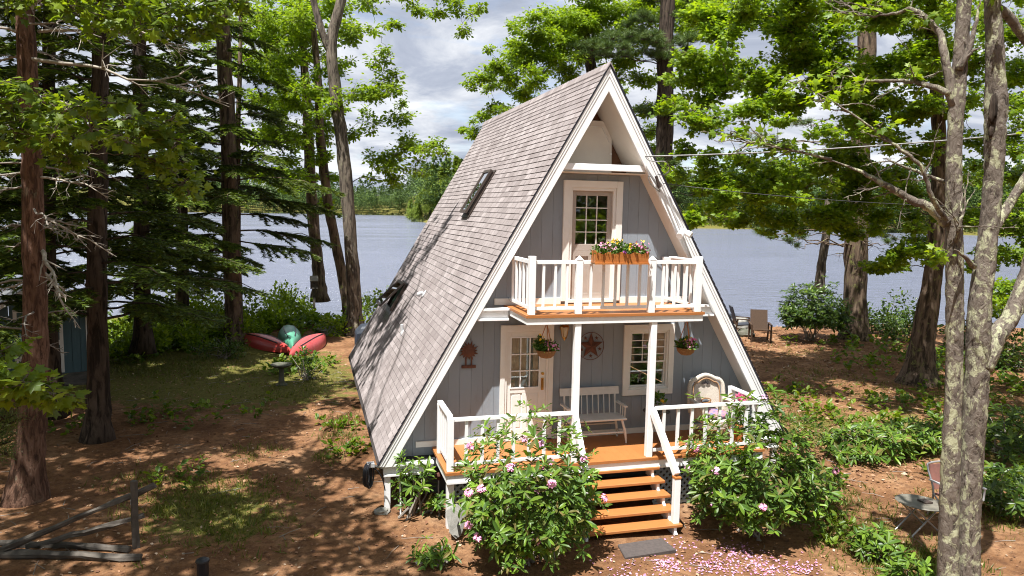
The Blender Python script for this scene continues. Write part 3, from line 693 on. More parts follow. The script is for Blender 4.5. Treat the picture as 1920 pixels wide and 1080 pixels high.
for x in (PX0+.07, PX1-.07):
    a = Acc(); a.box(x-.055, x+.055, PY0+.045, PY0+.155, -.05, .764); a.build('leg', M['white'], porch)
for x in (-.456, .880):
    a = Acc(); post(a, x, -.135, ZP, 3.246, .105); a.build('roof_post', M['white'], porch, bevel=.005)
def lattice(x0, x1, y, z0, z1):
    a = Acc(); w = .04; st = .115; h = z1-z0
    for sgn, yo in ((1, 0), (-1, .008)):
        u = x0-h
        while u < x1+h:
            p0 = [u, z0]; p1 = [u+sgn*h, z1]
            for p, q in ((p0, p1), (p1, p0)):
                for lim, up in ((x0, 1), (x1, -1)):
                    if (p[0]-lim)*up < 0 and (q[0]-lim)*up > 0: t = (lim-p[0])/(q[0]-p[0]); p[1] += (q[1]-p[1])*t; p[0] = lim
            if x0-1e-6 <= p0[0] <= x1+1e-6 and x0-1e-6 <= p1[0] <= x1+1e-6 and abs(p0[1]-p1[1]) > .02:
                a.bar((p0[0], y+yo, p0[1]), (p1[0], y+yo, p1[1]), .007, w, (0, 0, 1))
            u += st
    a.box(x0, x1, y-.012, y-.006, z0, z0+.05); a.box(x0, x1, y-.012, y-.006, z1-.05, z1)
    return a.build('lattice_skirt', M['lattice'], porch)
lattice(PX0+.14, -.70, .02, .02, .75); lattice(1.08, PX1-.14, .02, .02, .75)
# porch railing
zr = 1.80; lst = [(PX0+.11, -.51, -.175, -.095, zr-.05, zr), (PX0+.11, -.51, -.155, -.115, 1.03, 1.08), (.935, PX1-.11, -.175, -.095, zr-.05, zr), (.935, PX1-.11, -.155, -.115, 1.03, 1.08)]
for x in (PX0+.06, PX1-.06): lst += [(x-.045, x+.045, -.08, .84, zr+.002, zr+.04), (x-.02, x+.02, -.08, .72, 1.03, 1.08)]
boxes('rail', M['white'], porch, lst, .003)
for x, y in ((PX0+.06, -.135), (PX0+.06, .77), (PX1-.06, -.135), (PX1-.06, .77)):
    a = Acc(); post(a, x, y, ZP+.003, zr+.001, .10); a.build('railing_post', M['white'], porch, bevel=.004)
bal = Acc(); bal.box(-.024, .024, -.02, .02, 1.081, zr-.051); b0 = None
spots = [(-2.512+2.05*k/8, -.135) for k in range(1, 8)]+[(.88+2.11*k/8, -.135) for k in range(1, 8)]+[(x, -.135+.905*k/5) for x in (PX0+.06, PX1-.06) for k in (1, 2, 3, 4)]
for x, y in spots:
    if b0 is None: b0 = bal.build('baluster', M['white'], porch); o = b0
    else: o = b0.copy(); col.objects.link(o)
    o.location = (x, y, 0)
# ---------------------------------------------------------------- stairs
SX0, SX1 = -.66, 1.05
steps = [(-.25-.2135*k, .79-.16*k) for k in range(5)]
stairs = None
for xs_ in (SX0+.08, SX1-.14):
    a = Acc()
    for y, z in steps: a.box(xs_, xs_+.045, y+.02, y+.245, z-.19, z-.046)
    a.bar((xs_+.0225, -.13, .62), (xs_+.0225, -1.08, -.06), .043, .16)
    o = a.build('stairs' if stairs is None else 'stringer', M['white'], cabin if stairs is None else stairs); stairs = stairs or o
for y, z in steps:
    a = Acc(); a.box(SX0, SX1, y, y+.275, z-.045, z); a.build('tread', M['tread'], stairs, bevel=.006)
for x in (.965, -.545):
    a = Acc(); post(a, x, -1.0, .09, .875, .10); a.build('newel_post', M['white'], stairs, bevel=.004)
    a = Acc(); a.box(x-.055, x+.055, -1.055, -.945, .877, .905); a.build('newel_cap', M['planter'], stairs)
    x2 = .90 if x > 0 else -.476
    a = Acc(); a.bar((x2, -.20, 1.76), (x, -.99, .93), .085, .11, (0, 0, 1)); a.build('handrail', M['white'], stairs, bevel=.004)
# ================================================================== leaf templates
def tmpl(v, f): return (np.array(v, float), [np.array(q) for q in f])
T_LEAF = tmpl([(0, 0, 0), (-.30, .38, .06), (-.20, .78, .05), (0, 1, -.06), (.20, .78, .05), (.30, .38, .06), (0, .45, -.02)], [[[0, 6, 2, 1]], [[0, 5, 4, 6]], [[6, 3, 2], [6, 4, 3]]])
T_RHODO = tmpl([(0, 0, 0), (-.13, .35, .03), (-.12, .75, .02), (0, 1, -.09), (.12, .75, .02), (.13, .35, .03), (0, .5, -.02)], [[[0, 6, 2, 1]], [[0, 5, 4, 6]], [[6, 3, 2], [6, 4, 3]]])
# five-lobed maple leaf, fan round its middle
_mp = [(0, 0), (-.20, .12), (-.52, .18), (-.36, .36), (-.50, .66), (-.22, .60), (0, 1.0), (.22, .60), (.50, .66), (.36, .36), (.52, .18), (.20, .12)]
T_MAPLE = tmpl([(x, y, -.10*abs(x)) for x, y in _mp]+[(0, .42, .03)], [[[12, (k+1) % 12, k] for k in range(12)]])
T_DIA = tmpl([(0, 0, 0), (-.32, .5, .04), (0, 1, -.03), (.32, .5, .04)], [[[0, 2, 1], [0, 3, 2]]])
T_NEEDLE = tmpl([(-.07, 0, 0), (.07, 0, 0), (0, 1, 0)], [[[0, 1, 2]]])
T_FLOWER = tmpl([(0, 0, 0)]+[(math.cos(t)*(.5 if k % 2 else .24), math.sin(t)*(.5 if k % 2 else .24), .12 if k % 2 else .05) for k, t in enumerate(np.arange(10)*math.pi/5)], [[[0, 1+k, 1+(k+1) % 10] for k in range(10)]])
def unit(n):
    v = rng.normal(size=(n, 3)); return v/np.linalg.norm(v, axis=1)[:, None]
def sph(n, rmin=0.0):
    return unit(n)*(rmin**3+(1-rmin**3)*rng.random((n, 1)))**(1/3)

# ================================================================== things on the cabin
def flowers(acc, P, size, mi, jit=.04, up=.5):
    n = len(P); N = unit(n)+np.array([0, -.5, up]); acc.scatter(*T_FLOWER, P+rng.normal(size=(n, 3))*jit*.3, np.cross(N, unit(n)), N, size*(.8+.4*rng.random(n)), mi)
def tuft(acc, c, rad, n, size, mi=0, T=T_DIA, up=.5):
    d = unit(n); d[:, 2] = np.abs(d[:, 2])*.9+.05; P = np.array(c)+d*np.array(rad)*(.45+.55*rng.random((n, 1)))
    acc.scatter(*T, P, d+rng.normal(size=(n, 3))*.5, unit(n)*.7+np.array([0, 0, up]), size*(.7+.6*rng.random(n)), mi)

fb = thing('flower_box', 'orange wooden flower box with scalloped rim, pink and yellow flowers, on the balcony rail', 'planter', (.17, -.27, 4.24))
a = Acc(); x0, x1, ya, yb, z0 = -.275, .635, -.375, -.185, 4.235; n = 24; zt = lambda x: 4.395+.018*math.cos((x-x0)/(x1-x0)*4*2*math.pi)
for k in range(n):
    u0, u1 = x0+(x1-x0)*k/n, x0+(x1-x0)*(k+1)/n
    for y0, y1 in ((ya, ya+.018), (yb-.018, yb)): a.hexa([(u0, y0, z0), (u1, y0, z0), (u1, y1, z0), (u0, y1, z0), (u0, y0-.012, zt(u0)), (u1, y0-.012, zt(u1)), (u1, y1-.012, zt(u1)), (u0, y1-.012, zt(u0))])
for x in (x0, x1-.018): a.box(x-.004, x+.022, ya+.018, yb-.018, z0, 4.43)
a.box(x0+.02, x1-.02, ya+.02, yb-.02, z0, z0+.02); a.box(x0-.01, x1+.01, ya-.014, ya-.001, z0-.02, z0+.012)
a.build('box', M['planter'], fb)
a = Acc(); a.box(x0+.025, x1-.025, ya+.02, yb-.02, z0+.03, z0+.13); a.build('soil', M['rust'], fb)
a = Acc()
for k in range(13): tuft(a, (x0+.06+(x1-x0-.12)*k/12, -.28, 4.38), (.10, .13, .15+.07*math.exp(-((k-5)/2.5)**2)), 55, .055)
a.build('foliage', M['flowerleaf'], fb)
def cl(cx, cz, sx, sz, n, cy=-.30): return np.stack([cx+rng.normal(size=n)*sx, cy+rng.uniform(-.10, .06, n), cz+rng.normal(size=n)*sz], 1)
for nm, mt, sets in (('pink_flowers', 'petal_p', ((-.15, 4.50, .05, .03, 26), (-.02, 4.46, .06, .03, 22), (.46, 4.49, .07, .035, 38), (.57, 4.45, .03, .03, 10))),
                     ('yellow_flowers', 'petal_y', ((.06, 4.58, .05, .02, 20), (.30, 4.52, .10, .04, 18))), ('violet_flowers', 'petal_v', ((.23, 4.40, .03, .02, 8), (.60, 4.46, .02, .02, 6)))):
    a = Acc(); [flowers(a, cl(*q), .048, 0) for q in sets]; a.build(nm, M[mt], fb)
def basket(px, py, label, hook, yel):
    P = ony(px, py, .10); t = thing('hanging_basket', label, 'basket', P, 'hanging flower baskets on the porch'); c = P
    a = Acc(); a.lathe(c-np.array([0, 0, .13]), [(.03, 0), (.09, .015), (.135, .055), (.16, .115), (.165, .14), (.15, .135), (.14, .10)], 18); a.build('bowl', M['basket'], t)
    a = Acc(); hk = c+np.array([0, 0, hook])
    for k in range(3):
        tt = k*2.094+.5; a.tube([c+np.array([.155*math.cos(tt), .155*math.sin(tt), 0]), hk], .007, 5)
    a.build('rope', M['planter'], t)
    a = Acc(); tuft(a, c, (.19, .19, .16), 260, .06); tuft(a, c+np.array(yel), (.09, .09, .17), 120, .06); a.build('foliage', M['flowerleaf'], t)
    pc = c+np.array([.05 if yel[0] < 0 else -.02, -.09, .09]); a = Acc(); flowers(a, pc+rng.normal(size=(46, 3))*np.array([.06, .04, .035]), .05, 0); a.build('pink_flowers', M['petal_p'], t)
    a = Acc(); flowers(a, c+np.array(yel)+np.array([0, -.06, .12])+rng.normal(size=(14, 3))*np.array([.03, .03, .06]), .05, 0); a.build('yellow_flowers', M['petal_y'], t)
    return t
basket(1024, 657, 'coir hanging basket of yellow and pink flowers in front of the entrance door', .45, (-.10, 0, .05))
tb = basket(1286, 652, 'coir hanging basket with red and pink blooms hung right of the porch window', .48, (.02, 0, .02))
a = Acc(); flowers(a, WL[tb.name]+np.array([.09, -.06, .14])+rng.normal(size=(22, 3))*np.array([.04, .04, .03]), .05, 0); a.build('red_flowers', M['petal_h'], tb)
# metal sun and star on the wall
P = ony(879, 658, YW-.02); t = thing('sun_ornament', 'rusty metal sun face hanging on the wall left of the entrance door', 'wall ornament', P)
a = Acc(); a.lathe(P, [(.10, 0), (.10, .012), (.06, .03), (.01, .036)], 20, ax=(0, -1, 0))
for k in range(16):
    th = k*2*math.pi/16; l = .185 if k % 2 else .155; d = np.array([math.cos(th), 0, math.sin(th)]); q = np.array([-math.sin(th), 0, math.cos(th)])
    b_ = P+d*.095; a.add([b_-q*.024, b_+q*.024, P+d*l+q*.012, b_-q*.024+np.array([0, -.012, 0]), b_+q*.024+np.array([0, -.012, 0]), P+d*l+q*.012+np.array([0, -.01, 0])], [np.array([[0, 1, 2], [3, 5, 4]]), np.array([[0, 2, 5, 3], [1, 4, 5, 2]])])
a.build('sun_face', M['rust'], t)
a = Acc(); a.box(P[0]-.125, P[0]+.125, YW-.035, YW-.012, P[2]-.30, P[2]-.25)
for dx in (-.05, .05): a.box(P[0]+dx-.012, P[0]+dx+.012, YW-.03, YW-.018, P[2]-.25, P[2]-.10)
a.build('plaque', M['rust'], t)
a = Acc(); a.tube([P+np.array([-.06, 0, .09]), P+np.array([0, .005, .30]), P+np.array([.06, 0, .09])], .004, 4); a.build('hanger', M['rust'], t)
P = ony(1108, 649, YW-.03); t = thing('star_ornament', 'rusty barn star inside a wire ring on the wall by the window', 'wall ornament', P)
a = Acc(); r1, r2 = .245, .098
pts = [P+np.array([math.sin(k*math.pi/5)*(r1 if k % 2 == 0 else r2), 0, math.cos(k*math.pi/5)*(r1 if k % 2 == 0 else r2)]) for k in range(10)]
a.add(pts+[P+np.array([0, -.05, 0]), P+np.array([0, .01, 0])], np.array([[10, k, (k+1) % 10] for k in range(10)]+[[11, (k+1) % 10, k] for k in range(10)]))
a.build('star', M['rust'], t)
a = Acc(); th = np.linspace(0, 2*math.pi, 41); a.tube(np.stack([P[0]+.25*np.cos(th), np.full(41, P[1]), P[2]+.25*np.sin(th)], 1), .006, 5); a.build('ring', M['rust'], t)
for k in range(5):
    th = math.pi/2+(k+.5)*2*math.pi/5; c = P+np.array([.18*math.cos(th), 0, .18*math.sin(th)]); a = Acc()
    q = [c+np.array([math.sin(j*math.pi/5)*(.042 if j % 2 == 0 else .018), 0, math.cos(j*math.pi/5)*(.042 if j % 2 == 0 else .018)]) for j in range(10)]
    a.add(q+[c+np.array([0, -.012, 0])], np.array([[10, j, (j+1) % 10] for j in range(10)])); a.build('small_star', M['rust'], t)
# spindle-back bench
bc = (.37, .72, ZP); t = thing('porch_bench', 'white spindle back bench standing on the porch under the star', 'bench', bc)
bx0, bx1, by0, by1, bz = -.28, .79, .60, 1.03, ZP
a = Acc(); a.box(bx0-.02, bx1+.02, by0, by1, bz+.42, bz+.455); a.build('seat', M['benchw'], t, bevel=.008)
a = Acc(); a.hexa([(bx0-.03, by1-.01, bz+.80), (bx1+.03, by1-.01, bz+.80), (bx1+.03, by1+.015, bz+.80), (bx0-.03, by1+.015, bz+.80), (bx0-.03, by1+.02, bz+.93), (bx1+.03, by1+.02, bz+.93), (bx1+.03, by1+.045, bz+.93), (bx0-.03, by1+.045, bz+.93)])
for k in range(10):
    x = bx0+.05+(bx1-bx0-.10)*k/9; a.tube([(x, by1-.05, bz+.45), (x, by1, bz+.80)], .010 if 0 < k < 9 else .017, 6)
a.build('backrest', M['benchw'], t)
for s, x in ((-1, bx0), (1, bx1)):
    a = Acc(); a.box(x-.03, x+.03, by0+.02, by1-.01, bz+.645, bz+.67)
    for y in (by0+.06, by0+.16, by0+.26): a.tube([(x, y, bz+.45), (x, y, bz+.65)], .010, 6)
    a.build('armrest', M['benchw'], t)
    for y, dy in ((by0+.05, -.03), (by1-.05, .03)):
        a = Acc(); a.tube([(x-s*.06, y, bz+.43), (x+s*.00, y+dy, bz+.2), (x+s*.02, y+dy*1.3, bz+.002)], [.022, .024, .015], 8); a.build('leg', M['benchw'], t)
a = Acc(); a.tube([(bx0, by0+.03, bz+.20), (bx1, by0+.03, bz+.20)], .013, 6); a.tube([(bx0, by1-.03, bz+.26), (bx1, by1-.03, bz+.26)], .012, 6)
for x in (bx0, bx1): a.tube([(x, by0+.03, bz+.15), (x, by1-.03, bz+.15)], .012, 6)
a.build('stretcher', M['benchw'], t)
# white wicker armchair
wc = np.array([2.52, .66, ZP]); t = thing('wicker_chair', 'white wicker armchair with tall rounded back in the right porch corner', 'chair', wc)
prof = [(-.34, .42), (-.355, .62), (-.35, .80), (-.335, .93), (-.28, 1.0), (-.20, 1.02), (-.12, 1.06), (0, 1.09), (.12, 1.06), (.20, 1.02), (.28, 1.0), (.335, .93), (.35, .80), (.355, .62), (.34, .42)]
back = lambda x, z: wc+np.array([x, .20+.12*(z-.4)+.0*x-.25*x*x, z])
a = Acc(); a.tube(curve([back(x, z) for x, z in prof], 6), .042, 8); a.build('back_frame', M['wicker'], t, smooth=True)
a = Acc(); inner = [(x*.80, .42+(z-.42)*.93) for x, z in prof]; n = len(inner)
V = [back(x, z)+np.array([0, .01, 0]) for x, z in inner]+[back(0, .68)+np.array([0, .02, 0])]
F = [[n, k, k+1] for k in range(n-1)]; a.add(V+[v+np.array([0, .02, 0]) for v in V], np.array(F+[[n*2+1, n+1+k+1, n+1+k] for k in range(n-1)])); a.build('backrest', M['wicker'], t)
a = Acc(); a.tube(curve([back(x*.78, .42+(z-.42)*.92)-np.array([0, .02, 0]) for x, z in prof], 5), .014, 6); a.build('braid', paint('tan_wicker_braid', (.40, .25, .14), (.3, .17, .09), .8, 40, .5), t)
a = Acc()
for k in range(7): th = R(20+k*23.3); a.bar(back(.035*math.cos(th), .92+.02*math.sin(th))-np.array([0, .012, 0]), back(.10*math.cos(th), .92+.075*math.sin(th))-np.array([0, .012, 0]), .008, .014, (0, 1, 0))
a.build('fan_cutout_shade', M['black'], t)  # black bars laid on the back for the shade in the cutouts
a = Acc()
for k in range(12):
    th = k*math.pi/6; th2 = th+math.pi/6; a.bar(back(.10*math.cos(th), .62+.045*math.sin(th))-np.array([0, .015, 0]), back(.10*math.cos(th2), .62+.045*math.sin(th2))-np.array([0, .015, 0]), .018, .018, (0, 1, 0))
a.build('oval_rosette', paint('brown_rosette', (.36, .20, .09), (.28, .15, .06), .8), t)
for s in (-1, 1):
    a = Acc(); a.tube(curve([wc+np.array([s*.34, .16, .66]), wc+np.array([s*.37, -.08, .66]), wc+np.array([s*.37, -.30, .63]), wc+np.array([s*.34, -.34, .52]), wc+np.array([s*.32, -.33, .40])], 6), .038, 8)
    a.add([wc+np.array(q) for q in ((s*.35, .18, .38), (s*.34, -.32, .38), (s*.365, -.30, .62), (s*.355, .16, .65))], np.array([[0, 1, 2, 3]])); a.build('armrest', M['wicker'], t)
a = Acc(); a.box(wc[0]-.33, wc[0]+.33, wc[1]-.33, wc[1]+.20, wc[2]+.33, wc[2]+.39); a.box(wc[0]-.33, wc[0]+.33, wc[1]-.345, wc[1]-.32, wc[2]+.22, wc[2]+.38); a.build('seat', M['wicker'], t, bevel=.02)
a = Acc(); a.blob(wc+np.array([0, -.06, .44]), (.29, .25, .075), .03, 16, 8); a.build('cushion', M['cushion'], t, smooth=True)
for sx in (-1, 1):
    for sy in (-.29, .17):
        a = Acc(); a.tube([wc+np.array([sx*.29, sy, .34]), wc+np.array([sx*.30, sy*1.05, .002])], [.035, .025], 8); a.build('leg', M['wicker'], t)
# small dark side table with a potted plant
tc_ = np.array([1.45, .75, ZP]); t = thing('side_table', 'small dark metal side table between the bench and the wicker chair', 'table', tc_)
a = Acc(); a.lathe(tc_+np.array([0, 0, .50]), [(.24, 0), (.25, .012), (.24, .022)], 22); a.build('table_top', M['skyframe'], t)
for k in range(3):
    th = k*2.094+.5; a = Acc(); a.tube([tc_+np.array([.17*math.cos(th), .17*math.sin(th), .50]), tc_+np.array([.12*math.cos(th), .12*math.sin(th), .25]), tc_+np.array([.21*math.cos(th), .21*math.sin(th), .002])], .012, 6); a.build('leg', M['skyframe'], t)
P = tc_+np.array([0, 0, .523]); t = thing('potted_plant', 'leafy potted plant with yellow bloom on the dark side table', 'plant', P)
a = Acc(); a.lathe(P, [(.06, 0), (.08, .12), (.088, .125), (.08, .13)], 14); a.build('pot', M['stone'], t)
a = Acc(); tuft(a, P+np.array([0, 0, .14]), (.14, .14, .20), 130, .07); a.build('foliage', M['flowerleaf'], t)
a = Acc(); flowers(a, P+np.array([.05, -.10, .18])+rng.normal(size=(9, 3))*.025, .06, 0); a.build('yellow_flowers', M['petal_y'], t)
P = np.array([2.74, .12, ZP+.003]); t = thing('geranium_pot', 'pot of hot pink geraniums against the right porch rail beside the wicker chair', 'plant', P)
a = Acc(); a.lathe(P, [(.10, 0), (.14, .28), (.155, .285), (.15, .33), (.13, .33)], 16); a.build('pot', M['planter'], t)
a = Acc(); tuft(a, P+np.array([0, 0, .36]), (.20, .20, .40), 260, .075); a.build('foliage', M['flowerleaf'], t)
a = Acc(); flowers(a, P+np.array([.0, -.05, .86])+rng.normal(size=(70, 3))*np.array([.075, .06, .035]), .06, 0); a.build('pink_flowers', M['petal_h'], t)

# ================================================================== in the yard
a = Acc(); q = [gpt(x, y) for x, y in ((1172, 1049), (1268, 1037), (1240, 1016), (1158, 1024))]; zt_ = max(v[2] for v in q)+.02
a.hexa([(v[0], v[1], zt_-.06) for v in q]+[(v[0], v[1], zt_+.012) for v in q]); tag(a.build('door_mat', M['mat'], bevel=.01), 'worn dark grey rubber mat lying at the foot of the stairs', 'mat')
def rock(px, py, r, label, m='stone', stretch=(1, .8, .6)):
    P = gpt(px, py); a = Acc(); a.blob(P+np.array([0, 0, r*.25]), np.array(stretch)*r, .09, 12, 8); o = a.build('rock', M[m], smooth=False); tag(o, label, 'rock'); return o
P = gpt(858, 985)
a = Acc(); q = [ony(x, y, Y) for x, y, Y in ((834, 958, -.42), (846, 951, -.40), (862, 962, -.42), (866, 978, -.46), (855, 1012, -.62), (842, 1000, -.58))]
nv = np.array([.1, .07, .03]); k = len(q); a.add([v for v in q]+[v+nv for v in q], [np.array([list(range(k))]), np.array([list(range(2*k-1, k-1, -1))]), np.array([[i, i+k, (i+1) % k+k, (i+1) % k] for i in range(k)])])
tag(a.build('stone_slab', M['stone'], bevel=.01), 'pale grey stone slab leaning at the left porch leg', 'stone')
rock(716, 962, .12, 'low rounded rock on bare soil below the left corner post', 'stone', (1.2, .8, .5))
rock(786, 1056, .055, 'small white stone near the front edge left of the big rhododendron', 'pvc')
rock(614, 622+6, .5, 'pale boulder behind the right hand red kayak', 'stone', (1, .7, .45))
rock(1388, 618, .55, 'tan boulder beside the brown lawn chairs on the lake bank', 'stone', (1, .8, .75))
rock(1398, 630, .4, 'grey rounded boulder at the feet of the lawn chairs', 'stone_dark')
# hose reel hung on the corner
P = ony(690, 890, YR-.1); t = thing('hose_reel', 'black garden hose coiled on a hanger at the left foot of the roof', 'hose', P)
a = Acc()
for k in range(9):
    th = np.linspace(0, 2*math.pi, 25); r0 = .155+.012*(k % 3); ox = rng.normal()*.03; a.tube(np.stack([P[0]+ox+.055*np.cos(th)*(1+.2*rng.normal()), P[1]-.05+.03*rng.normal()+.12*np.cos(th), P[2]+(r0+.02)*np.sin(th)], 1), .012, 5)
a.tube(curve([P+np.array([.05, -.05, .15]), P+np.array([.16, -.02, .05]), P+np.array([.24, .0, -.12]), P+np.array([.28, .02, -.3])]), .010, 5)
a.build('coil', M['black'], t)
a = Acc(); a.box(P[0]-.02, P[0]+.10, P[1]-.07, P[1]+.05, P[2]+.14, P[2]+.20); a.bar(P+np.array([.05, 0, .17]), (XC-3.74, YR+.07, .70), .03, .03); a.build('hanger', M['pvc'], t)
# slim rods in front of the crawl space
P = gpt(752, 968); a = Acc(); a.tube([P-np.array([0, 0, .1]), P+np.array([-.02, 0, .60])], .016, 8); tag(a.build('white_stake', M['white']), 'thin white stake standing behind the small rhododendron at the left corner', 'stake')
P = gpt(822, 940); t = thing('garden_torch', 'thin pale rod topped by a round brown knob near the left porch leg', 'garden torch', P)
a = Acc(); a.tube([P-np.array([0, 0, .1]), P+np.array([0, 0, .40])], .013, 8); a.build('rod', M['pvc'], t)
a = Acc(); a.lathe(P+np.array([0, 0, .38]), [(.02, 0), (.05, .03), (.075, .09), (.06, .14), (.02, .16)], 14); a.build('knob', M['rust'], t)
# black garden light
P = gpt(381, 1100); t = thing('garden_light', 'short black cylindrical garden light at the bottom edge of the yard', 'garden light', P)
a = Acc(); a.tube([P-np.array([0, 0, .1]), P+np.array([0, 0, .34])], .075, 18); a.build('post', M['black'], t)
a = Acc(); a.lathe(P+np.array([0, 0, .341]), [(.085, 0), (.09, .01), (.085, .03), (.05, .05), (.01, .055)], 18); a.build('cap', M['black'], t)
# broken split-rail fence
fp = gpt(254, 1028)
def rail(p0, p1, w=.09, name='rail'):
    a = Acc(); p0 = np.array(p0); p1 = np.array(p1); n = 9; ts = np.linspace(0, 1, n); pts = p0+(p1-p0)*ts[:, None]+rng.normal(size=(n, 3))*.008
    a.tube(pts, w*.5*(1+.12*rng.normal(size=n)), 7, wob=.22); return a
t = thing('split_rail_fence', 'collapsed weathered split rail fence in the lower left of the yard', 'fence', fp)
a = Acc(); a.tube([fp-np.array([0, 0, .2]), fp+np.array([.0, 0, .45]), fp+np.array([.01, 0, 1.02])], [.055, .05, .045], 6, wob=.18); a.build('post', M['grey_wood'], t)
e1 = ony(291, 911, fp[1]+.13); rail(onz(-10, 1036, .10), e1, .085).build('rail', M['grey_wood'], t)
rail(onz(48, 1026, .10), ony(268, 969, fp[1]+.02), .08).build('rail', M['grey_wood'], t)
rail(onz(-40, 1040, .07), onz(266, 1045, .06), .10).build('rail', M['grey_wood'], t)
rail(onz(-40, 1016, .06), onz(246, 1028, .05), .09).build('rail', M['grey_wood'], t)
# kayaks, overturned
def kayak(p0, p1, label, mat, wid=.80, hgt=.42, stripe=True):
    p0 = gpt(*p0); p1 = gpt(*p1); dd = (p1-p0)[:2]; dd = dd/np.linalg.norm(dd); p1 = np.array([*(p0[:2]+dd*3.9), 0.]); p1[2] = float(height(p1[0], p1[1])); L_ = np.linalg.norm(p1[:2]-p0[:2]); ax = (p1-p0)/np.linalg.norm(p1-p0); ax[2] = 0; ax /= np.linalg.norm(ax); sd = np.cross((0, 0, 1), ax)
    t = thing('kayak', label, 'kayak', (p0+p1)/2, 'kayaks lying on the bank'); a = Acc(); n, m_ = 17, 12; V = []
    for k in range(n):
        s_ = k/(n-1); w_ = wid/2*max(math.sin(math.pi*min(s_*.98+.01, 1))**.95, .02); h_ = hgt*(.18+.82*math.sin(math.pi*s_)**.6); ke = .10*abs(2*s_-1)**3
        for j in range(m_):
            th = math.pi*j/(m_-1); cx_ = math.cos(th); V.append(p0+ax*L_*s_+sd*w_*cx_+np.array([0, 0, .02+ke+h_*math.sin(th)**.7*(1-.0*cx_)]))
    F = [[k*m_+j, k*m_+j+1, (k+1)*m_+j+1, (k+1)*m_+j] for k in range(n-1) for j in range(m_-1)]
    a.add(V, np.array(F)); a.build('hull', M[mat], t, smooth=True)
    if stripe:
        a = Acc()
        for off in (.34, .66):
            pts = []
            for k in range(3, n-3):
                j = off*(m_-1); j0 = int(j); q = V[k*m_+j0]+(V[k*m_+j0+1]-V[k*m_+j0])*(j-j0); pts.append(q+np.array([0, 0, .006]))
            a.tube(pts, .022, 5)
        a.build('hull_groove', M['black'], t)
    return t
kayak((546, 667), (462, 641), 'bright red kayak overturned on the grass, leftmost of the kayaks', 'red', .80, .42)
kayak((543, 677), (603, 642), 'faded red kayak overturned on the path side of the kayaks', 'red2', .82, .46)
kayak((549, 661), (541, 636), 'green kayak overturned between the two red ones', 'green', .86, .58)
# birdbath
P = gpt(528, 722); t = thing('birdbath', 'dark stone birdbath on a slender pedestal in the shaded grass', 'birdbath', P)
a = Acc(); a.lathe(P-np.array([0, 0, .03]), [(.17, 0), (.16, .06), (.09, .10), (.07, .30), (.065, .46), (.09, .52)], 16); a.build('pedestal', M['stone_dark'], t)
a = Acc(); a.lathe(P+np.array([0, 0, .49]), [(.06, 0), (.20, .03), (.29, .09), (.30, .11), (.27, .105), (.10, .055)], 22); a.build('bowl', M['stone_dark'], t)
# covered grill behind the roof
P = gpt(690, 668); t = thing('covered_grill', 'barbecue grill under a dark navy cover behind the cabin', 'grill', P)
a = Acc(); w_, d_ = .75, .38
lay = [(0.06, w_*.95, d_), (.55, w_, d_*1.02), (.85, w_*.98, d_), (1.02, w_*.62, d_*.8), (1.12, w_*.50, d_*.45)]
V = []
for z, ww, dd in lay: V += [P+np.array([sx*ww*.5*2*.6, sy*dd*.9, z])+rng.normal(size=3)*.012 for sx, sy in ((-1, -1), (1, -1), (1, 1), (-1, 1))]
F = [[k*4+j, k*4+(j+1) % 4, (k+1)*4+(j+1) % 4, (k+1)*4+j] for k in range(len(lay)-1) for j in range(4)]+[[16, 17, 18, 19]]
a.add(V, np.array(F)); a.build('cover', M['cover'], t, bevel=.04)
for sx in (-.4, .4):
    a = Acc(); a.lathe(P+np.array([sx, -.2, .09]), [(.09, -.02), (.09, .02)], 14, ax=(1, 0, 0)); a.build('wheel', M['black'], t)
# birdhouse by the lake bushes
Yb = 22.6; P = ony(589, 556, Yb); t = thing('birdhouse', 'grey wooden birdhouse on a post in front of the lakeside trunk', 'birdhouse', P)
top = ony(589, 519, Yb); a = Acc(); a.box(P[0]-.05, P[0]+.05, P[1]-.04, P[1]+.04, P[2]-1.8, top[2]-.5); a.build('post', M['grey_wood'], t)
a = Acc(); z0 = top[2]-.52; a.hexa([(P[0]-.16, P[1]-.16, z0), (P[0]+.16, P[1]-.16, z0), (P[0]+.16, P[1]+.16, z0), (P[0]-.16, P[1]+.16, z0), (P[0]-.16, P[1]-.16, z0+.36), (P[0]+.16, P[1]-.16, z0+.36), (P[0]+.16, P[1]+.16, z0+.50), (P[0]-.16, P[1]+.16, z0+.50)]); a.build('house_box', M['grey_wood'], t)
a = Acc(); a.bar((P[0], P[1]-.24, z0+.345), (P[0], P[1]+.20, z0+.535), .36, .03); a.build('roof', paint('pale_birdhouse_roof', (.24, .21, .17), (.18, .16, .13), .8), t)
a = Acc(); a.lathe((P[0], P[1]-.161, z0+.24), [(.04, 0), (.04, .006)], 12, ax=(0, -1, 0)); a.build('entrance_hole_shade', M['black'], t)  # black disc on the front stands for the dark inside
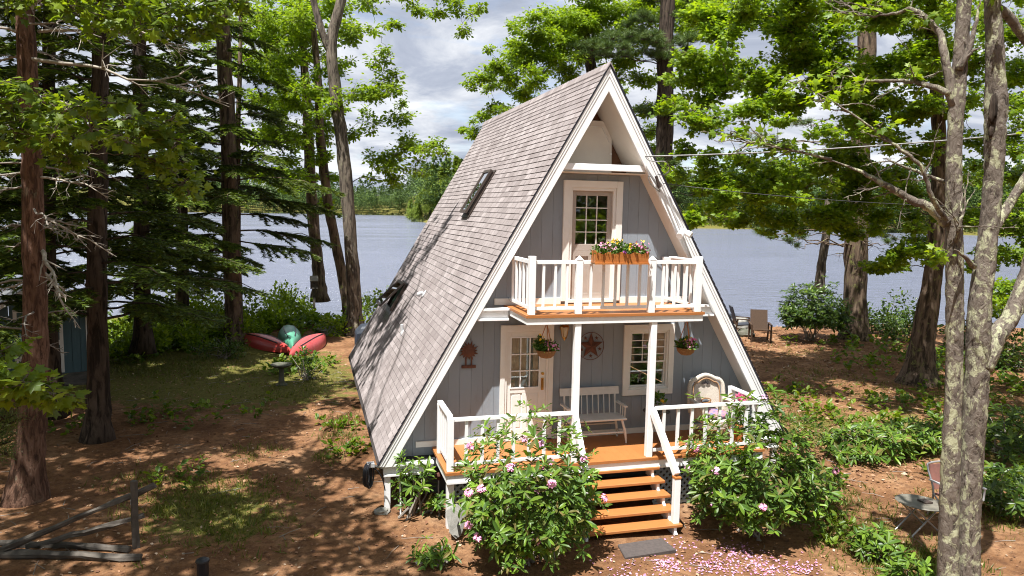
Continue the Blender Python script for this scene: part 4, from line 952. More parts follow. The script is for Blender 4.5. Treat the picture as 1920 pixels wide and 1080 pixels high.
# garden shed
s1 = gpt(169, 706); t = thing('garden_shed', 'teal garden shed with white braced door among the dark trunks', 'shed', s1)
ax = np.array([-.95, -.31, 0]); ax /= np.linalg.norm(ax); nb = np.array([-ax[1], ax[0], 0]); nb = nb if nb[1] > 0 else -nb   # face runs left from its right corner; nb points away
B = lambda u, v, z: s1+ax*u+nb*v+np.array([0, 0, z])
def sbox(acc, u0, u1, v0, v1, z0, z1): acc.hexa([B(u0, v0, z0), B(u1, v0, z0), B(u1, v1, z0), B(u0, v1, z0), B(u0, v0, z1), B(u1, v0, z1), B(u1, v1, z1), B(u0, v1, z1)])
SWd, SD, SH, SP = 2.5, 3.0, 1.85, 2.75; a = Acc(); q = .208; u = 0
while u < SWd-.01:
    u1 = min(u+q, SWd); zf = lambda u: SH+(SP-SH)*(1-abs(u-SWd/2)/(SWd/2)); g0, g1 = u+.006, u1-.006
    a.hexa([B(g0, 0, .16), B(g1, 0, .16), B(g1, .03, .16), B(g0, .03, .16), B(g0, 0, zf(g0)-.02), B(g1, 0, zf(g1)-.02), B(g1, .03, zf(g1)-.02), B(g0, .03, zf(g0)-.02)]); u = u1
sbox(a, 0, .04, .031, SD, .16, SH); sbox(a, SWd-.04, SWd, .031, SD, .16, SH); sbox(a, .041, SWd-.041, .035, .05, .16, SH); a.build('wall', M['shedw'], t)
a = Acc()
for s_ in (0, 1):
    e, pk = (-.18, SWd/2) if s_ == 0 else (SWd+.18, SWd/2); z_e = SH-.13
    a.hexa([B(e, -.15, z_e), B(pk, -.15, SP), B(pk, SD+.1, SP), B(e, SD+.1, z_e), B(e, -.15, z_e+.06), B(pk, -.15, SP+.06), B(pk, SD+.1, SP+.06), B(e, SD+.1, z_e+.06)])
a.build('roof', M['found'], t)
a = Acc()
for s_ in (0, 1):
    e, pk = (-.18, SWd/2) if s_ == 0 else (SWd+.18, SWd/2); z_e = SH-.13
    a.hexa([B(e, -.18, z_e-.09), B(pk, -.18, SP-.09), B(pk, -.152, SP-.09), B(e, -.152, z_e-.09), B(e, -.18, z_e+.05), B(pk, -.18, SP+.05), B(pk, -.152, SP+.05), B(e, -.152, z_e+.05)])
sbox(a, -.02, .06, -.025, -.004, .16, SH-.06); a.build('trim', M['trim'], t)
a = Acc(); d0, d1 = .62, 1.78
sbox(a, d0, d1, -.02, -.004, .2, 2.05); sd = a.build('door', M['shedw'], t)
a = Acc()
for u in (d0, (d0+d1)/2-.10, (d0+d1)/2+.01, d1-.09): sbox(a, u, u+.09, -.04, -.021, .2, 2.05)
for z in (.2, 1.05, 1.96): sbox(a, d0, d1, -.043, -.024, z, z+.09)
for c0 in (d0+.09, (d0+d1)/2+.10):
    for (u0, z0, u1, z1) in ((c0, .29, c0+.38, .67), (c0+.38, .67, c0, 1.05)): a.bar(B(u0, -.035, z0), B(u1, -.035, z1), .015, .06)
a.build('door_brace', M['trim'], sd)
a = Acc(); a.hexa([B(d0-.7, -.95, -.02), B(d1+.1, -.95, -.02), B(d1+.1, -.02, .12), B(d0-.7, -.02, .12), B(d0-.7, -.95, .03), B(d1+.1, -.95, .03), B(d1+.1, -.02, .17), B(d0-.7, -.02, .17)]); a.build('ramp', M['grey_wood'], t)
# lawn chairs on the lake bank
def lawn_chair(px, py, rz, label, mat):
    P = gpt(px, py); t = thing('lawn_chair', label, 'chair', P, 'lawn chairs on the lake bank'); cr, sr = math.cos(rz), math.sin(rz); L = lambda x, y, z: P+np.array([x*cr-y*sr, x*sr+y*cr, z])
    a = Acc(); a.hexa([L(-.34, -.36, .48), L(.34, -.36, .48), L(.34, .30, .42), L(-.34, .30, .42), L(-.34, -.36, .52), L(.34, -.36, .52), L(.34, .30, .46), L(-.34, .30, .46)]); a.build('seat', M[mat], t)
    a = Acc(); a.hexa([L(-.34, .28, .46), L(.34, .28, .46), L(.34, .32, .44), L(-.34, .32, .44), L(-.33, .52, 1.22), L(.33, .52, 1.22), L(.33, .56, 1.21), L(-.33, .56, 1.21)]); a.build('backrest', M[mat], t)
    for s in (-1, 1):
        a = Acc(); a.bar(L(s*.38, -.34, .70), L(s*.38, .40, .72), .07, .035); a.build('armrest', M['chairb'], t)
        for y0, y1, z in ((-.33, -.36, .70), (.30, .40, .70)):
            a = Acc(); a.bar(L(s*.37, y0, z), L(s*.37, y1, -.03), .05, .05, (1, 0, 0)); a.build('leg', M['chairb'], t)
    return t
lawn_chair(1424, 640, R(-25), 'brown woven lawn chair with tall back on the bare bank', 'chairb')
lawn_chair(1392, 628, R(70), 'dark lawn chair half hidden by the right roof edge', 'black')
# folding table and chair behind the lichen trunk
P = gpt(1722, 995); t = thing('garden_table', 'round folding garden table with stained top beside the lichen trunk', 'table', P)
tp = ony(1722, 944, P[1]); hz = tp[2]-P[2]
a = Acc(); a.lathe(P+np.array([0, 0, hz]), [(.36, 0), (.375, .012), (.36, .024), (.01, .026)], 28, ax=(.05, .02, 1)); a.build('table_top', M['ttop'], t)
for s in (-1, 1):
    for q in (-.16, .16):
        a = Acc(); a.tube([P+np.array([-s*.26, q, hz]), P+np.array([s*.30, q, -.02])], .014, 6); a.build('leg', M['alu'], t)
a = Acc(); hz2 = hz+.025; a.box(P[0]-.02, P[0]+.12, P[1]-.12, P[1]+.05, P[2]+hz2+.002, P[2]+hz2+.03); tag(a.build('tray', M['skyframe']), 'small dark tray lying on the folding garden table', 'tray')
P = gpt(1790, 978); t = thing('folding_chair', 'aluminium folding chair with worn red webbing behind the lichen trunk', 'chair', P)
def fc(x, y, z): return P+np.array([x, y, z])
a = Acc(); a.tube(curve([fc(-.26, .30, .02), fc(-.26, .22, .45), fc(-.25, .38, .80), fc(-.18, .42, .88), fc(.18, .42, .88), fc(.25, .38, .80), fc(.26, .22, .45), fc(.26, .30, .02)], 6), .016, 7)
a.tube([fc(-.26, -.26, .0), fc(-.26, .24, .45)], .015, 6); a.tube([fc(.26, -.26, .0), fc(.26, .24, .45)], .015, 6); a.tube([fc(-.26, -.26, .44), fc(.26, -.26, .44)], .015, 6); a.build('chair_frame', M['alu'], t)
a = Acc(); a.hexa([fc(-.25, -.26, .43), fc(.25, -.26, .43), fc(.25, .24, .41), fc(-.25, .24, .41), fc(-.25, -.26, .445), fc(.25, -.26, .445), fc(.25, .24, .425), fc(-.25, .24, .425)]); a.build('seat', M['web'], t)
a = Acc(); a.hexa([fc(-.24, .25, .48), fc(.24, .25, .48), fc(.24, .265, .48), fc(-.24, .265, .48), fc(-.22, .40, .86), fc(.22, .40, .86), fc(.22, .415, .86), fc(-.22, .415, .86)]); a.build('backrest', M['web'], t)
for s in (-1, 1):
    a = Acc(); a.bar(fc(s*.28, -.28, .64), fc(s*.28, .30, .64), .045, .02); a.bar(fc(s*.27, -.26, .44), fc(s*.28, -.26, .63), .02, .02); a.build('armrest', M['pvc'], t)
# overhead lines
def wire(P0, P1, sag, r, label):
    P0 = np.array(P0); P1 = np.array(P1); ts = np.linspace(0, 1, 40); pts = P0+(P1-P0)*ts[:, None]; pts[:, 2] -= sag*4*ts*(1-ts)
    a = Acc(); a.tube(pts, r, 6); return tag(a.build('overhead_wire', M['cable' if r > .01 else 'black']), label, 'wire')
wire(onrake(1210, 293, -.1), ony(1990, 243, -2.5), .07, .013, 'thick grey service cable strung from the gable to the right')
wire(onrake(1243, 344, -.1), ony(1990, 391, -2.0), .10, .006, 'thin black telephone wire below the thick service cable')
# ================================================================== trees
def ppx(r, P): return r*depth(P)/FPX
def trunk_path(spec, Y, n=6):
    """spec: (px, py, radius px) along the trunk, bottom first, all in the plane y = Y"""
    P = [ony(x, y, Y) for x, y, r in spec]; rr = [r*depth(p)/FPX for (x, y, r), p in zip(spec, P)]
    C = curve(P, n); t = np.linspace(0, len(P)-1, len(C)); R_ = np.interp(t, range(len(P)), rr)
    return C, R_
def tip_off(C, R_, L_=2.4):
    d = C[-1]-C[-2]; d = d/np.linalg.norm(d); k = np.linspace(0, 1, 7)[1:]; e = C[-1]+np.outer(k*L_, d)+rng.normal(size=(6, 3))*.05*k[:, None]
    return np.concatenate([C, e]), np.concatenate([R_, R_[-1]*(1-k)+.012*k])
def add_trunk(acc, C, R_, n=14, base=True, wob=.05, mi=0, flare=.5):
    C = C.copy(); R_ = R_.copy()
    C += rng.normal(size=C.shape)*R_[:, None]*.02
    if base:
        z0 = C[0][2]; R_ = R_*(1+flare*np.exp(-np.maximum(C[:, 2]-z0, 0)/.28)); C[0][2] -= .12
    acc.tube(C, R_, n, mi, wob=wob)
def nearest(C, R_, P, low=.35):
    """attach point on the trunk, somewhat below the target"""
    d = np.hypot(C[:, 0]-P[0], C[:, 1]-P[1]); want = P[2]-low*np.min(d)-.1
    k = int(np.argmin(np.abs(C[:, 2]-want)+.15*d)); return C[k], R_[k], k
def limb_to(acc, A, rA, P, r0=None, mi=0, n=7, arch=.18, jit=.05):
    A = np.array(A); P = np.array(P); L_ = np.linalg.norm(P-A); t = np.linspace(0, 1, 10)[:, None]
    path = A+(P-A)*t+np.array([0, 0, 1])*L_*arch*4*t*(1-t)*.5; path[1:-1] += rng.normal(size=(8, 3))*L_*jit*.4
    r0 = r0 or min(rA*.55, .010+.011*L_); acc.tube(path, np.linspace(r0, max(.008, r0*.25), 10), n, mi); return path
def leaf_blob(wood, leaf, P, r, size, T, dens=1.0, flat=.62, wmi=0, lmi=0, ntw=None, tw=.006):
    """one spray of foliage: twigs from its middle, leaves along them"""
    nt_ = ntw or int(max(6, 11*r*dens)); d = unit(nt_); d[:, 2] = d[:, 2]*flat+.12; ln = r*(.55+.55*rng.random(nt_)); st = P+rng.normal(size=(nt_, 3))*r*.12
    for k in range(min(nt_, 9)):
        e = st[k]+d[k]*ln[k]; m_ = (st[k]+e)/2+rng.normal(size=3)*ln[k]*.08; wood.tube([P, st[k]+d[k]*.1*ln[k], m_, e], [tw*1.6, tw*1.3, tw, tw*.5], 4, wmi, cap=False)
    n = int(dens*620*r*r*(.125/size)**2)+16
    k = rng.integers(0, nt_, n); t = .15+.9*rng.random(n)**.7; side = rng.normal(size=(n, 3)); side[:, 2] *= .45
    pos = st[k]+d[k]*(ln[k]*t)[:, None]+side*(.05+.13*r)
    Yd = d[k]*.6+side*.7+np.array([0, 0, -.35]); N = rng.normal(size=(n, 3))*.55+np.array([-.15, -.25, 1.0])
    leaf.scatter(*T, pos, Yd, N, size*(.5+.95*rng.random(n)**1.3), lmi)
def broad_tree(name, label, trunks, blobs, Y, barkm, leafm, size, T, dens=1.0, extra=(), group=None, spread=1.0, base=True, n=14, subs=2):
    """trunks: list of (spec, dY); blobs: (px, py, radius px[, dY])"""
    Cs = [tip_off(*trunk_path(s_, Y+dy), 2.4 if base else .3) for s_, dy in trunks]
    loc = Cs[0][0][0].copy(); t = thing(name, label, 'tree', loc, group)
    wood, leaf = Acc(), Acc()
    for k, (C, R_) in enumerate(Cs): add_trunk(wood, C, R_, n, base and k == 0)
    todo = []
    for b_ in list(blobs):
        dy = b_[3] if len(b_) > 3 else rng.normal()*spread; P = ony(b_[0], b_[1], Y+dy); r = max(ppx(b_[2], P), .18); todo.append((P, r*1.1))
        for q in range(subs):
            o = rng.normal(size=3)*np.array([.8, .9, .55])*r; todo.append((P+o, r*rng.uniform(.55, .85)))
    todo += [(np.array(P, float), r) for P, r in extra]
    NP = np.concatenate([c[0] for c in Cs]); NR = np.concatenate([c[1] for c in Cs])
    todo.sort(key=lambda q: np.min(np.linalg.norm(NP-q[0], axis=1)))
    nodes, nr = [NP], [NR]
    for P, r in todo:
        A_ = np.concatenate(nodes); R2 = np.concatenate(nr); L_ = np.linalg.norm(A_-P, axis=1); cost = L_+1.3*np.maximum(A_[:, 2]+.15*L_-P[2], 0)
        k = int(np.argmin(cost)); path = limb_to(wood, A_[k], R2[k], P, min(R2[k]*.7, .009+.011*L_[k])); leaf_blob(wood, leaf, P, r, size, T, dens)
        r0 = min(R2[k]*.7, .009+.011*L_[k]); nodes.append(path[3:]); nr.append(np.linspace(r0*.8, max(.008, r0*.25), len(path)-3))
    wood.build('trunk', M[barkm], t, smooth=True); leaf.build('crown', M[leafm], t)
    return t
# ---- conifers
def needles_along(leaf, A, B_, side, size, step, droop=.0, mi=0, width=1.0):
    """needle tips left and right of many twigs at once: A, B_ (k,3) twig ends, side (k,3) lateral direction"""
    L_ = np.linalg.norm(B_-A, axis=1); m_ = np.maximum((L_/step).astype(int), 2); k = np.repeat(np.arange(len(A)), m_)
    t = rng.random(len(k)); pos = A[k]+(B_-A)[k]*t[:, None]; pos[:, 2] -= droop*t*t*L_[k]
    ax = (B_-A)[k]/L_[k][:, None]; sg = np.where(rng.random(len(k)) < .5, -1., 1.)[:, None]
    Yd = ax*.75+side[k]*sg*.8+rng.normal(size=pos.shape)*.22; N = rng.normal(size=pos.shape)*.45+np.array([0, 0, 1.])
    T = (T_NEEDLE[0]*np.array([width, 1, 1]), T_NEEDLE[1]); leaf.scatter(*T, pos, Yd, N, size*(.6+.8*rng.random(len(k))), mi)
def bough(wood, leaf, A, d, L_, size=.11, step=.0075, droop=.20, lift=.20, dens=1.0, width=2.2, wr=.022, start=.22, fl=True):
    """drooping flat conifer bough"""
    d = np.array([d[0], d[1], 0.0]); d /= np.linalg.norm(d); per = np.array([-d[1], d[0], 0])
    f = lambda t: np.array(A)+d*L_*t+np.array([0, 0, 1.])*L_*(lift*t-(droop+lift*.5)*t*t)
    ts = np.linspace(0, 1, 7); wood.tube([f(t)+rng.normal(size=3)*.012*L_ for t in ts], np.linspace(wr*(.5+L_*.3), .006, 7), 5, cap=False)
    if not fl: return
    m_ = int(max(6, L_*11*dens)); A_, B_, S_ = [], [], []
    for k in range(m_):
        t = start+(1-start)*(k+.5)/m_; p = f(t); sgn = 1 if k % 2 else -1; l = (.16+.36*L_*(1-t)**.8*min(1, (t-start)*4+.35))*(.7+.6*rng.random())
        dd = d*.62+per*sgn*.78+np.array([0, 0, -.12-.25*t])+rng.normal(size=3)*.12; A_.append(p); B_.append(p+dd*l); S_.append(np.cross(dd, (0, 0, 1.)))
    A_, B_, S_ = map(np.array, (A_, B_, S_)); S_ /= np.linalg.norm(S_, axis=1)[:, None]+1e-9
    for k in range(0, m_, 2): wood.tube([A_[k], B_[k]], [.006, .003], 3, cap=False)
    needles_along(leaf, A_, B_, S_, size, step/dens, .12, 0, width)
def puff(wood, leaf, P, r, n=16, size=.14, flat=.45, needles=26, width=.75):
    """white-pine foliage: upturned tufts of long needles"""
    d = unit(n); d[:, 2] = np.abs(d[:, 2])*flat; tip = P+d*r*(.4+.6*rng.random((n, 1)))
    for q in tip[:10]: wood.tube([P-np.array([0, 0, .12*r]), (P+q)/2-np.array([0, 0, .08*r]), q], [.012, .009, .004], 4, cap=False)
    k = np.repeat(np.arange(n), needles); Yd = unit(len(k))+d[k]*.55+np.array([0, 0, .55]); N = unit(len(k))
    pos = tip[k]+rng.normal(size=(len(k), 3))*.05-d[k]*(rng.random(len(k))*.18)[:, None]; T = (T_NEEDLE[0]*np.array([width, 1, 1]), T_NEEDLE[1]); leaf.scatter(*T, pos, Yd, N, size*(.7+.6*rng.random(len(k))))
def dead_branch(wood, A, d, L_, r=.02, mi=0, sub=7, droop=.25):
    d = np.array(d, float); d /= np.linalg.norm(d); per = np.cross(d, (0, 0, 1.)); t = np.linspace(0, 1, 9)[:, None]
    path = np.array(A)+d*L_*t+np.array([0, 0, -1.])*droop*L_*t*t+np.cumsum(rng.normal(size=(9, 3))*.018*L_, 0); wood.tube(path, np.linspace(r, .004, 9), 5, mi, cap=False)
    for _ in range(sub):
        k = rng.integers(2, 8); l = L_*rng.uniform(.12, .42)*(1-k/11); dd = d*.6+per*rng.choice([-1, 1])*rng.uniform(.4, .9)+np.array([0, 0, rng.uniform(-.7, .35)])
        p = path[k]; q1 = p+dd*l*.5+rng.normal(size=3)*.06*l; q2 = p+dd*l+rng.normal(size=3)*.15*l; wood.tube([p, q1, q2], [r*.45, r*.28, .003], 4, mi, cap=False)
        for _ in range(2):
            e = q1+(dd+rng.normal(size=3)*.7)*l*.35; wood.tube([q1, e], [r*.22, .002], 3, mi, cap=False)
def conifer(name, label, spec, Y, barkm, leafm, zmin, ztop, Lmax, nb, seedaz=0, az=None, dead=0, deadz=(1, 4), kind='hemlock', size=.11, n=14, group=None, extra_boughs=(), dens=1.0, taper=.75):
    C, R_ = trunk_path(spec, Y); top = C[-1].copy()
    if ztop > top[2]:
        k = 6; ext = top+np.outer(np.linspace(0, 1, k+1)[1:], np.array([0, 0, ztop-top[2]])); C = np.concatenate([C, ext]); R_ = np.concatenate([R_, np.linspace(R_[-1], .02, k+1)[1:]])
    t = thing(name, label, 'tree', C[0].copy(), group); wood, leaf, dw = Acc(), Acc(), Acc(); add_trunk(wood, C, R_, n)
    at = lambda z: np.array([np.interp(z, C[:, 2], C[:, i]) for i in range(3)])
    for k in range(nb):
        s_ = (k+rng.random()*.8)/nb; z = zmin+(ztop-zmin)*s_; a_ = (k*2.399+seedaz+rng.normal()*.3) if az is None else R(rng.uniform(*az)); L_ = Lmax*(1-s_*taper)*rng.uniform(.65, 1.1)
        if kind == 'hemlock': bough(wood, leaf, at(z), (math.cos(a_), math.sin(a_)), L_, size, dens=dens)
        else:
            A = at(z); d = np.array([math.cos(a_), math.sin(a_), .10]); e = A+d*L_; limb_to(wood, A, .08, e, .035, arch=-.08)
            for q in range(5): puff(wood, leaf, A+d*L_*(.45+.13*q)+rng.normal(size=3)*np.array([.25, .25, .08])*L_*.4, .36+.14*L_*rng.random(), 13, size)
    for px, py, dy, a_, L_ in extra_boughs:
        A = ony(px, py, Y); A[1] += 0; A = at(A[2]); bough(wood, leaf, A, (math.cos(R(a_)), math.sin(R(a_))), L_, size, dens=dens, droop=.16, lift=.05)
    if dead:
        for k in range(dead):
            z = rng.uniform(*deadz); a_ = rng.uniform(0, 6.28); dead_branch(dw, at(z), (math.cos(a_), math.sin(a_), rng.uniform(-.1, .25)), rng.uniform(.6, 2.3), .022)
        dw.build('dead_branches', M['twig'], t, smooth=True)
    wood.build('trunk', M[barkm], t, smooth=True)
    if leaf.n: leaf.build('crown', M[leafm], t)
    return t, C, R_

# --- dark conifers on the left
t, C, R_ = conifer('pine_tree', 'tall red barked pine with bare grey branches, nearest the collapsed fence', [(46, 945, 31), (56, 840, 25), (66, 700, 22), (66, 560, 20), (62, 400, 18), (58, 250, 17), (50, 100, 16), (44, -60, 15)], 2.66, 'bark_pine', 'hemlock', 8.2, 14, 2.1, 24, dead=30, deadz=(2.6, 8.4), n=18)
dw = Acc()
for px, py, dx, dz, L_, r in ((60, 50, 1, -.10, 3.0, .03), (62, 118, 1, -.04, 3.4, .034), (60, 190, 1, .10, 1.6, .02), (66, 330, .9, -.15, 1.6, .025), (66, 325, -1, -.05, .9, .025), (72, 470, .5, -.6, 1.3, .045), (70, 500, .7, -.9, 1.2, .03), (70, 400, 1, -.5, 1.4, .02), (72, 520, -.9, -.3, .9, .02), (60, 20, .8, .5, 1.8, .03), (58, 70, -1, .1, 1.2, .03)):
    A = ony(px, py, 2.66); dead_branch(dw, A, (dx, -.35+rng.normal()*.2, dz), L_, r, sub=13, droop=.12)
dw.build('bare_limbs', M['twig_w'], t, smooth=True)
conifer('hemlock_tree', 'dark hemlock with slim trunk in front of the shed corner, second trunk from the fence', [(182, 830, 24), (184, 700, 19), (182, 500, 17), (184, 300, 16), (190, 100, 15), (194, -80, 13)], 6.0, 'bark_dark', 'hemlock', 2.5, 14, 3.3, 70, 1.0, n=12, dens=1.0, size=.12)
conifer('hemlock_tree', 'dark hemlock trunk standing between the red barked pine and the shed', [(104, 772, 17), (99, 690, 14), (94, 600, 12), (92, 500, 12), (90, 300, 12), (92, 100, 11), (94, -60, 10)], 7.4, 'bark_dark', 'hemlock', 3.4, 14, 3.0, 50, 2.2, n=12, size=.13)
conifer('hemlock_tree', 'tall hemlock behind the red kayak with boughs over the lake', [(440, 645, 19), (437, 560, 15), (432, 400, 14.5), (428, 250, 14), (420, 100, 13), (416, -60, 12)], 17.4, 'bark_mossy', 'hemlock', 5.0, 15, 4.0, 58, .4, n=14, size=.14, taper=.88,
        extra_boughs=((434, 432, 0, 8, 3.6), (434, 455, 0, -18, 3.2), (434, 470, 0, 172, 3.0), (434, 440, 0, 160, 2.6), (434, 400, 0, 25, 3.0), (434, 400, 0, 195, 2.7), (436, 480, 0, -60, 2.0)))
conifer('hemlock_tree', 'dense dark hemlock deep in the shade behind the garden shed', [(268, 655, 16), (266, 500, 14), (264, 300, 13), (262, 100, 12), (262, -60, 10)], 14.5, 'bark_dark', 'hemlock', 1.9, 14, 3.9, 78, 3.3, n=10, size=.15)
conifer('hemlock_tree', 'shadowed hemlock behind the red barked pine, beyond the shed door', [(-40, 720, 24), (-36, 500, 19), (-30, 250, 17), (-30, 0, 16)], 9.0, 'bark_dark', 'hemlock', 2.2, 14, 3.6, 70, 5.1, n=10, size=.14)
conifer('hemlock_tree', 'low branched hemlock by the lake at the left behind the clearing', [(342, 605, 12), (342, 480, 11), (340, 300, 10), (338, 150, 9)], 20.5, 'bark_dark', 'hemlock', 2.0, 12, 3.4, 60, 2.9, n=10, size=.16)
# --- leafy trees by the left shore
broad_tree('oak_tree', 'tallest grey oak left of the cabin roof, leafy limbs reaching over the lake',
    [([(664, 628, 18), (664, 560, 13), (656, 440, 12), (645, 300, 12), (630, 180, 11), (622, 80, 10), (640, 0, 9), (650, -60, 7)], 0), ([(622, 100, 8), (604, 60, 7), (590, 10, 6), (580, -40, 5)], 0)],
    [(690, 180, 26), (720, 150, 26), (737, 166, 16), (662, 172, 26), (700, 236, 22), (745, 226, 18), (768, 268, 26), (800, 284, 22), (832, 286, 12), (742, 288, 28), (702, 300, 24), (728, 322, 20), (778, 318, 16), (812, 268, 12), (752, 198, 9), (660, 250, 20),
     (740, 338, 14), (705, 118, 18), (640, 120, 22, .9), (600, 22, 30, 1.3), (640, 5, 28, 1.3), (690, 8, 26, .8), (560, 38, 32), (822, 26, 20), (862, 18, 20), (900, 16, 12), (868, 58, 9), (788, 22, 18), (760, -6, 22), (845, -5, 20), (740, 50, 14), (620, 200, 22), (600, 130, 24, .9), (660, 60, 22, 1.0), (700, 60, 12), (715, 95, 14)],
    18.5, 'bark_grey', 'oak', .14, T_LEAF, 1.6, spread=.9)
broad_tree('oak_tree', 'slender leaning oak beside the tallest grey trunk left of the cabin',
    [([(655, 604, 10), (646, 540, 9.5), (626, 440, 9), (612, 360, 9), (600, 250, 8), (596, 150, 7), (588, 50, 5)], 0)],
    [(540, 110, 28), (580, 100, 26), (560, 170, 26), (590, 230, 26), (560, 262, 26), (600, 300, 18), (520, 38, 28), (530, 200, 22), (540, 300, 18), (615, 255, 14), (560, 20, 24), (520, 140, 28), (640, 210, 14), (625, 330, 12), (500, 60, 32), (545, 170, 30), (510, 260, 28), (560, 60, 32), (480, 130, 30), (600, 180, 22), (545, 345, 20), (520, 330, 22), (580, 330, 14)], 22.0, 'bark_mossy', 'oak', .15, T_LEAF, 2.0, subs=3)
broad_tree('oak_tree', 'straight mossy trunk rising behind the birdhouse at the lake edge',
    [([(600, 560, 13), (596, 500, 11), (588, 420, 10.5), (582, 330, 10), (578, 250, 9), (572, 150, 8), (566, 60, 6)], 0)],
    [(500, 80, 24), (490, 180, 22), (515, 240, 20), (505, 320, 16), (535, 350, 14), (600, 180, 18), (480, 30, 24), (470, 260, 26), (610, 380, 8), (560, 330, 16), (450, 100, 30), (520, 100, 30), (530, 250, 26), (480, 320, 22), (540, 200, 26), (590, 70, 24), (550, 10, 30), (640, 60, 26)], 24.0, 'bark_mossy', 'oak', .16, T_LEAF, 2.0, subs=3)
broad_tree('young_beech', 'slim young beech with loose bright leaves growing close behind the tall hemlock by the lake',
    [([(452, 630, 6), (448, 520, 5), (446, 400, 5), (446, 250, 4.5), (450, 120, 4), (452, -20, 3)], 0)],
    [(460, 60, 26), (500, 40, 26), (540, 60, 24), (450, 130, 24), (520, 130, 24), (470, 190, 24), (540, 190, 22), (440, 240, 20), (500, 250, 22), (400, 90, 22), (390, 180, 20), (370, 260, 20), (560, 270, 16), (350, 330, 18), (420, 330, 14), (470, 310, 16)],
    20.2, 'bark_mossy', 'oak', .13, T_LEAF, 1.1, spread=.8, n=8, subs=1)
# maple whose trunk stands outside the frame, hanging into the upper left corner
broad_tree('maple_tree', 'maple whose boughs hang in front of the red barked pine',
    [([(-330, 1150, 30), (-320, 700, 26), (-300, 300, 24), (-290, -100, 22)], 0)],
    [(20, 190, 42), (70, 215, 44), (120, 225, 42), (170, 240, 44), (220, 255, 42), (265, 260, 36), (300, 245, 32), (335, 300, 28), (345, 345, 20), (30, 250, 36), (90, 265, 36), (290, 300, 26), (160, 200, 26), (240, 230, 26), (130, 290, 24), (0, 165, 40),
     (130, 10, 38), (190, 25, 40), (250, 35, 40), (300, 20, 40), (350, 15, 36), (310, 55, 24), (390, 10, 34), (220, -10, 40), (440, 0, 28), (60, -10, 40), (150, -40, 60), (280, -40, 60), (325, 270, 20)],
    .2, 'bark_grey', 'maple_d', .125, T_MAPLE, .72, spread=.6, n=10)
broad_tree('maple_sapling', 'young maple with large bright leaves at the left edge low in front of the pine',
    [([(-70, 1120, 12), (-64, 900, 9), (-50, 740, 7), (-30, 690, 5)], 0)],
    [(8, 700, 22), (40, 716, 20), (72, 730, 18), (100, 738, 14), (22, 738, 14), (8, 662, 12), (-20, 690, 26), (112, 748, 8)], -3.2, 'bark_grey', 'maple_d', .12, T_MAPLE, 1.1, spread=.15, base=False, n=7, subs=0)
t = thing('pine_sapling', 'young white pine with soft needles at the left edge below the maple sapling', 'tree', ony(-40, 940, -3.0)); wood, leaf = Acc(), Acc(); A = WL[t.name]
wood.tube([A-np.array([0, 0, .4]), ony(-36, 760, -3.0)], [.03, .015], 6)
for px, py in ((8, 782), (2, 830), (14, 850), (0, 800), (18, 790), (-14, 815), (-20, 850)):
    P = ony(px, py, -3.0+rng.normal()*.15); limb_to(wood, ony(-38, 850, -3.0), .02, P, .01); puff(wood, leaf, P, .16, 6, .11, .6, 34, .35)
wood.build('trunk', M['bark_dark'], t); leaf.build('crown', M['pine'], t)
# --- behind the cabin
broad_tree('oak_tree', 'sunlit yellow green oak rising behind the cabin ridge',
    [([(1150, 640, 18), (1140, 400, 16), (1120, 200, 13), (1100, 80, 9)], 0)],
    [(902, 222, 14), (893, 255, 12), (905, 148, 18), (932, 130, 22), (960, 106, 26), (985, 118, 26), (1005, 66, 30), (1042, 40, 32), (1080, 56, 32), (1030, 104, 28), (1062, 140, 26), (972, 178, 18), (1000, 158, 22), (1122, 34, 36), (1172, 22, 36), (1132, 90, 28), (960, 150, 16), (930, 205, 14),
     (955, 218, 12), (1010, 190, 16), (1090, 100, 28), (1100, 10, 34), (1190, 60, 28), (1215, 30, 30), (1260, 20, 30), (1060, 80, 26), (920, 160, 12), (975, 80, 14), (1160, 130, 24), (1200, 150, 26), (1215, 250, 20), (1205, 205, 18), (1290, 60, 28), (1320, 15, 30), (1185, 110, 22), (1230, 280, 20), (880, 245, 8)],
    23.0, 'bark_dark', 'oak', .14, T_LEAF, 2.5, spread=1.0, subs=4)
t = thing('pine_tree', 'dark trunked white pine with soft plumes just behind the cabin peak', 'tree', gpt(1250, 600)); wood, leaf = Acc(), Acc(); Yp = 20.5
C, R_ = tip_off(*trunk_path([(1236, 640, 19), (1240, 400, 17), (1246, 250, 16), (1248, 100, 15), (1252, 0, 13), (1254, -80, 11)], Yp)); add_trunk(wood, C, R_, 12)
for px, py, rx, k in ((1115, 92, 44, 9), (1160, 82, 44, 9), (1205, 76, 40, 8), (1150, 100, 36, 7), (1232, 100, 40, 8), (1275, 98, 34, 6), (1290, 70, 30, 6), (1215, 214, 28, 6), (1238, 210, 28, 6), (1262, 214, 26, 5), (1200, 40, 36, 6), (1290, 30, 36, 6), (1225, 0, 44, 7), (1290, -10, 44, 7), (1250, 300, 36, 6), (1278, 345, 34, 6), (1262, 385, 34, 6), (1295, 400, 28, 5), (1245, 340, 30, 5), (1310, 360, 22, 4)):
    Pm = ony(px, py, Yp+rng.normal()*.8); A, rA, _ = nearest(C, R_, Pm, .1); limb_to(wood, A, rA, Pm-np.array([0, 0, .1]), .03, arch=.05)
    for _ in range(k):
        P = Pm+rng.normal(size=3)*np.array([1, 1, .28])*ppx(rx, Pm)*.55; puff(wood, leaf, P, ppx(rx, Pm)*.5, 15, .19, .5, 30, .8)
for z in np.linspace(3.2, 9.5, 12): a_ = rng.uniform(0, 6.28); A = np.array([np.interp(z, C[:, 2], C[:, i]) for i in range(3)]); dead_branch(wood, A, (math.cos(a_), math.sin(a_), .1), rng.uniform(.8, 2.0), .025)
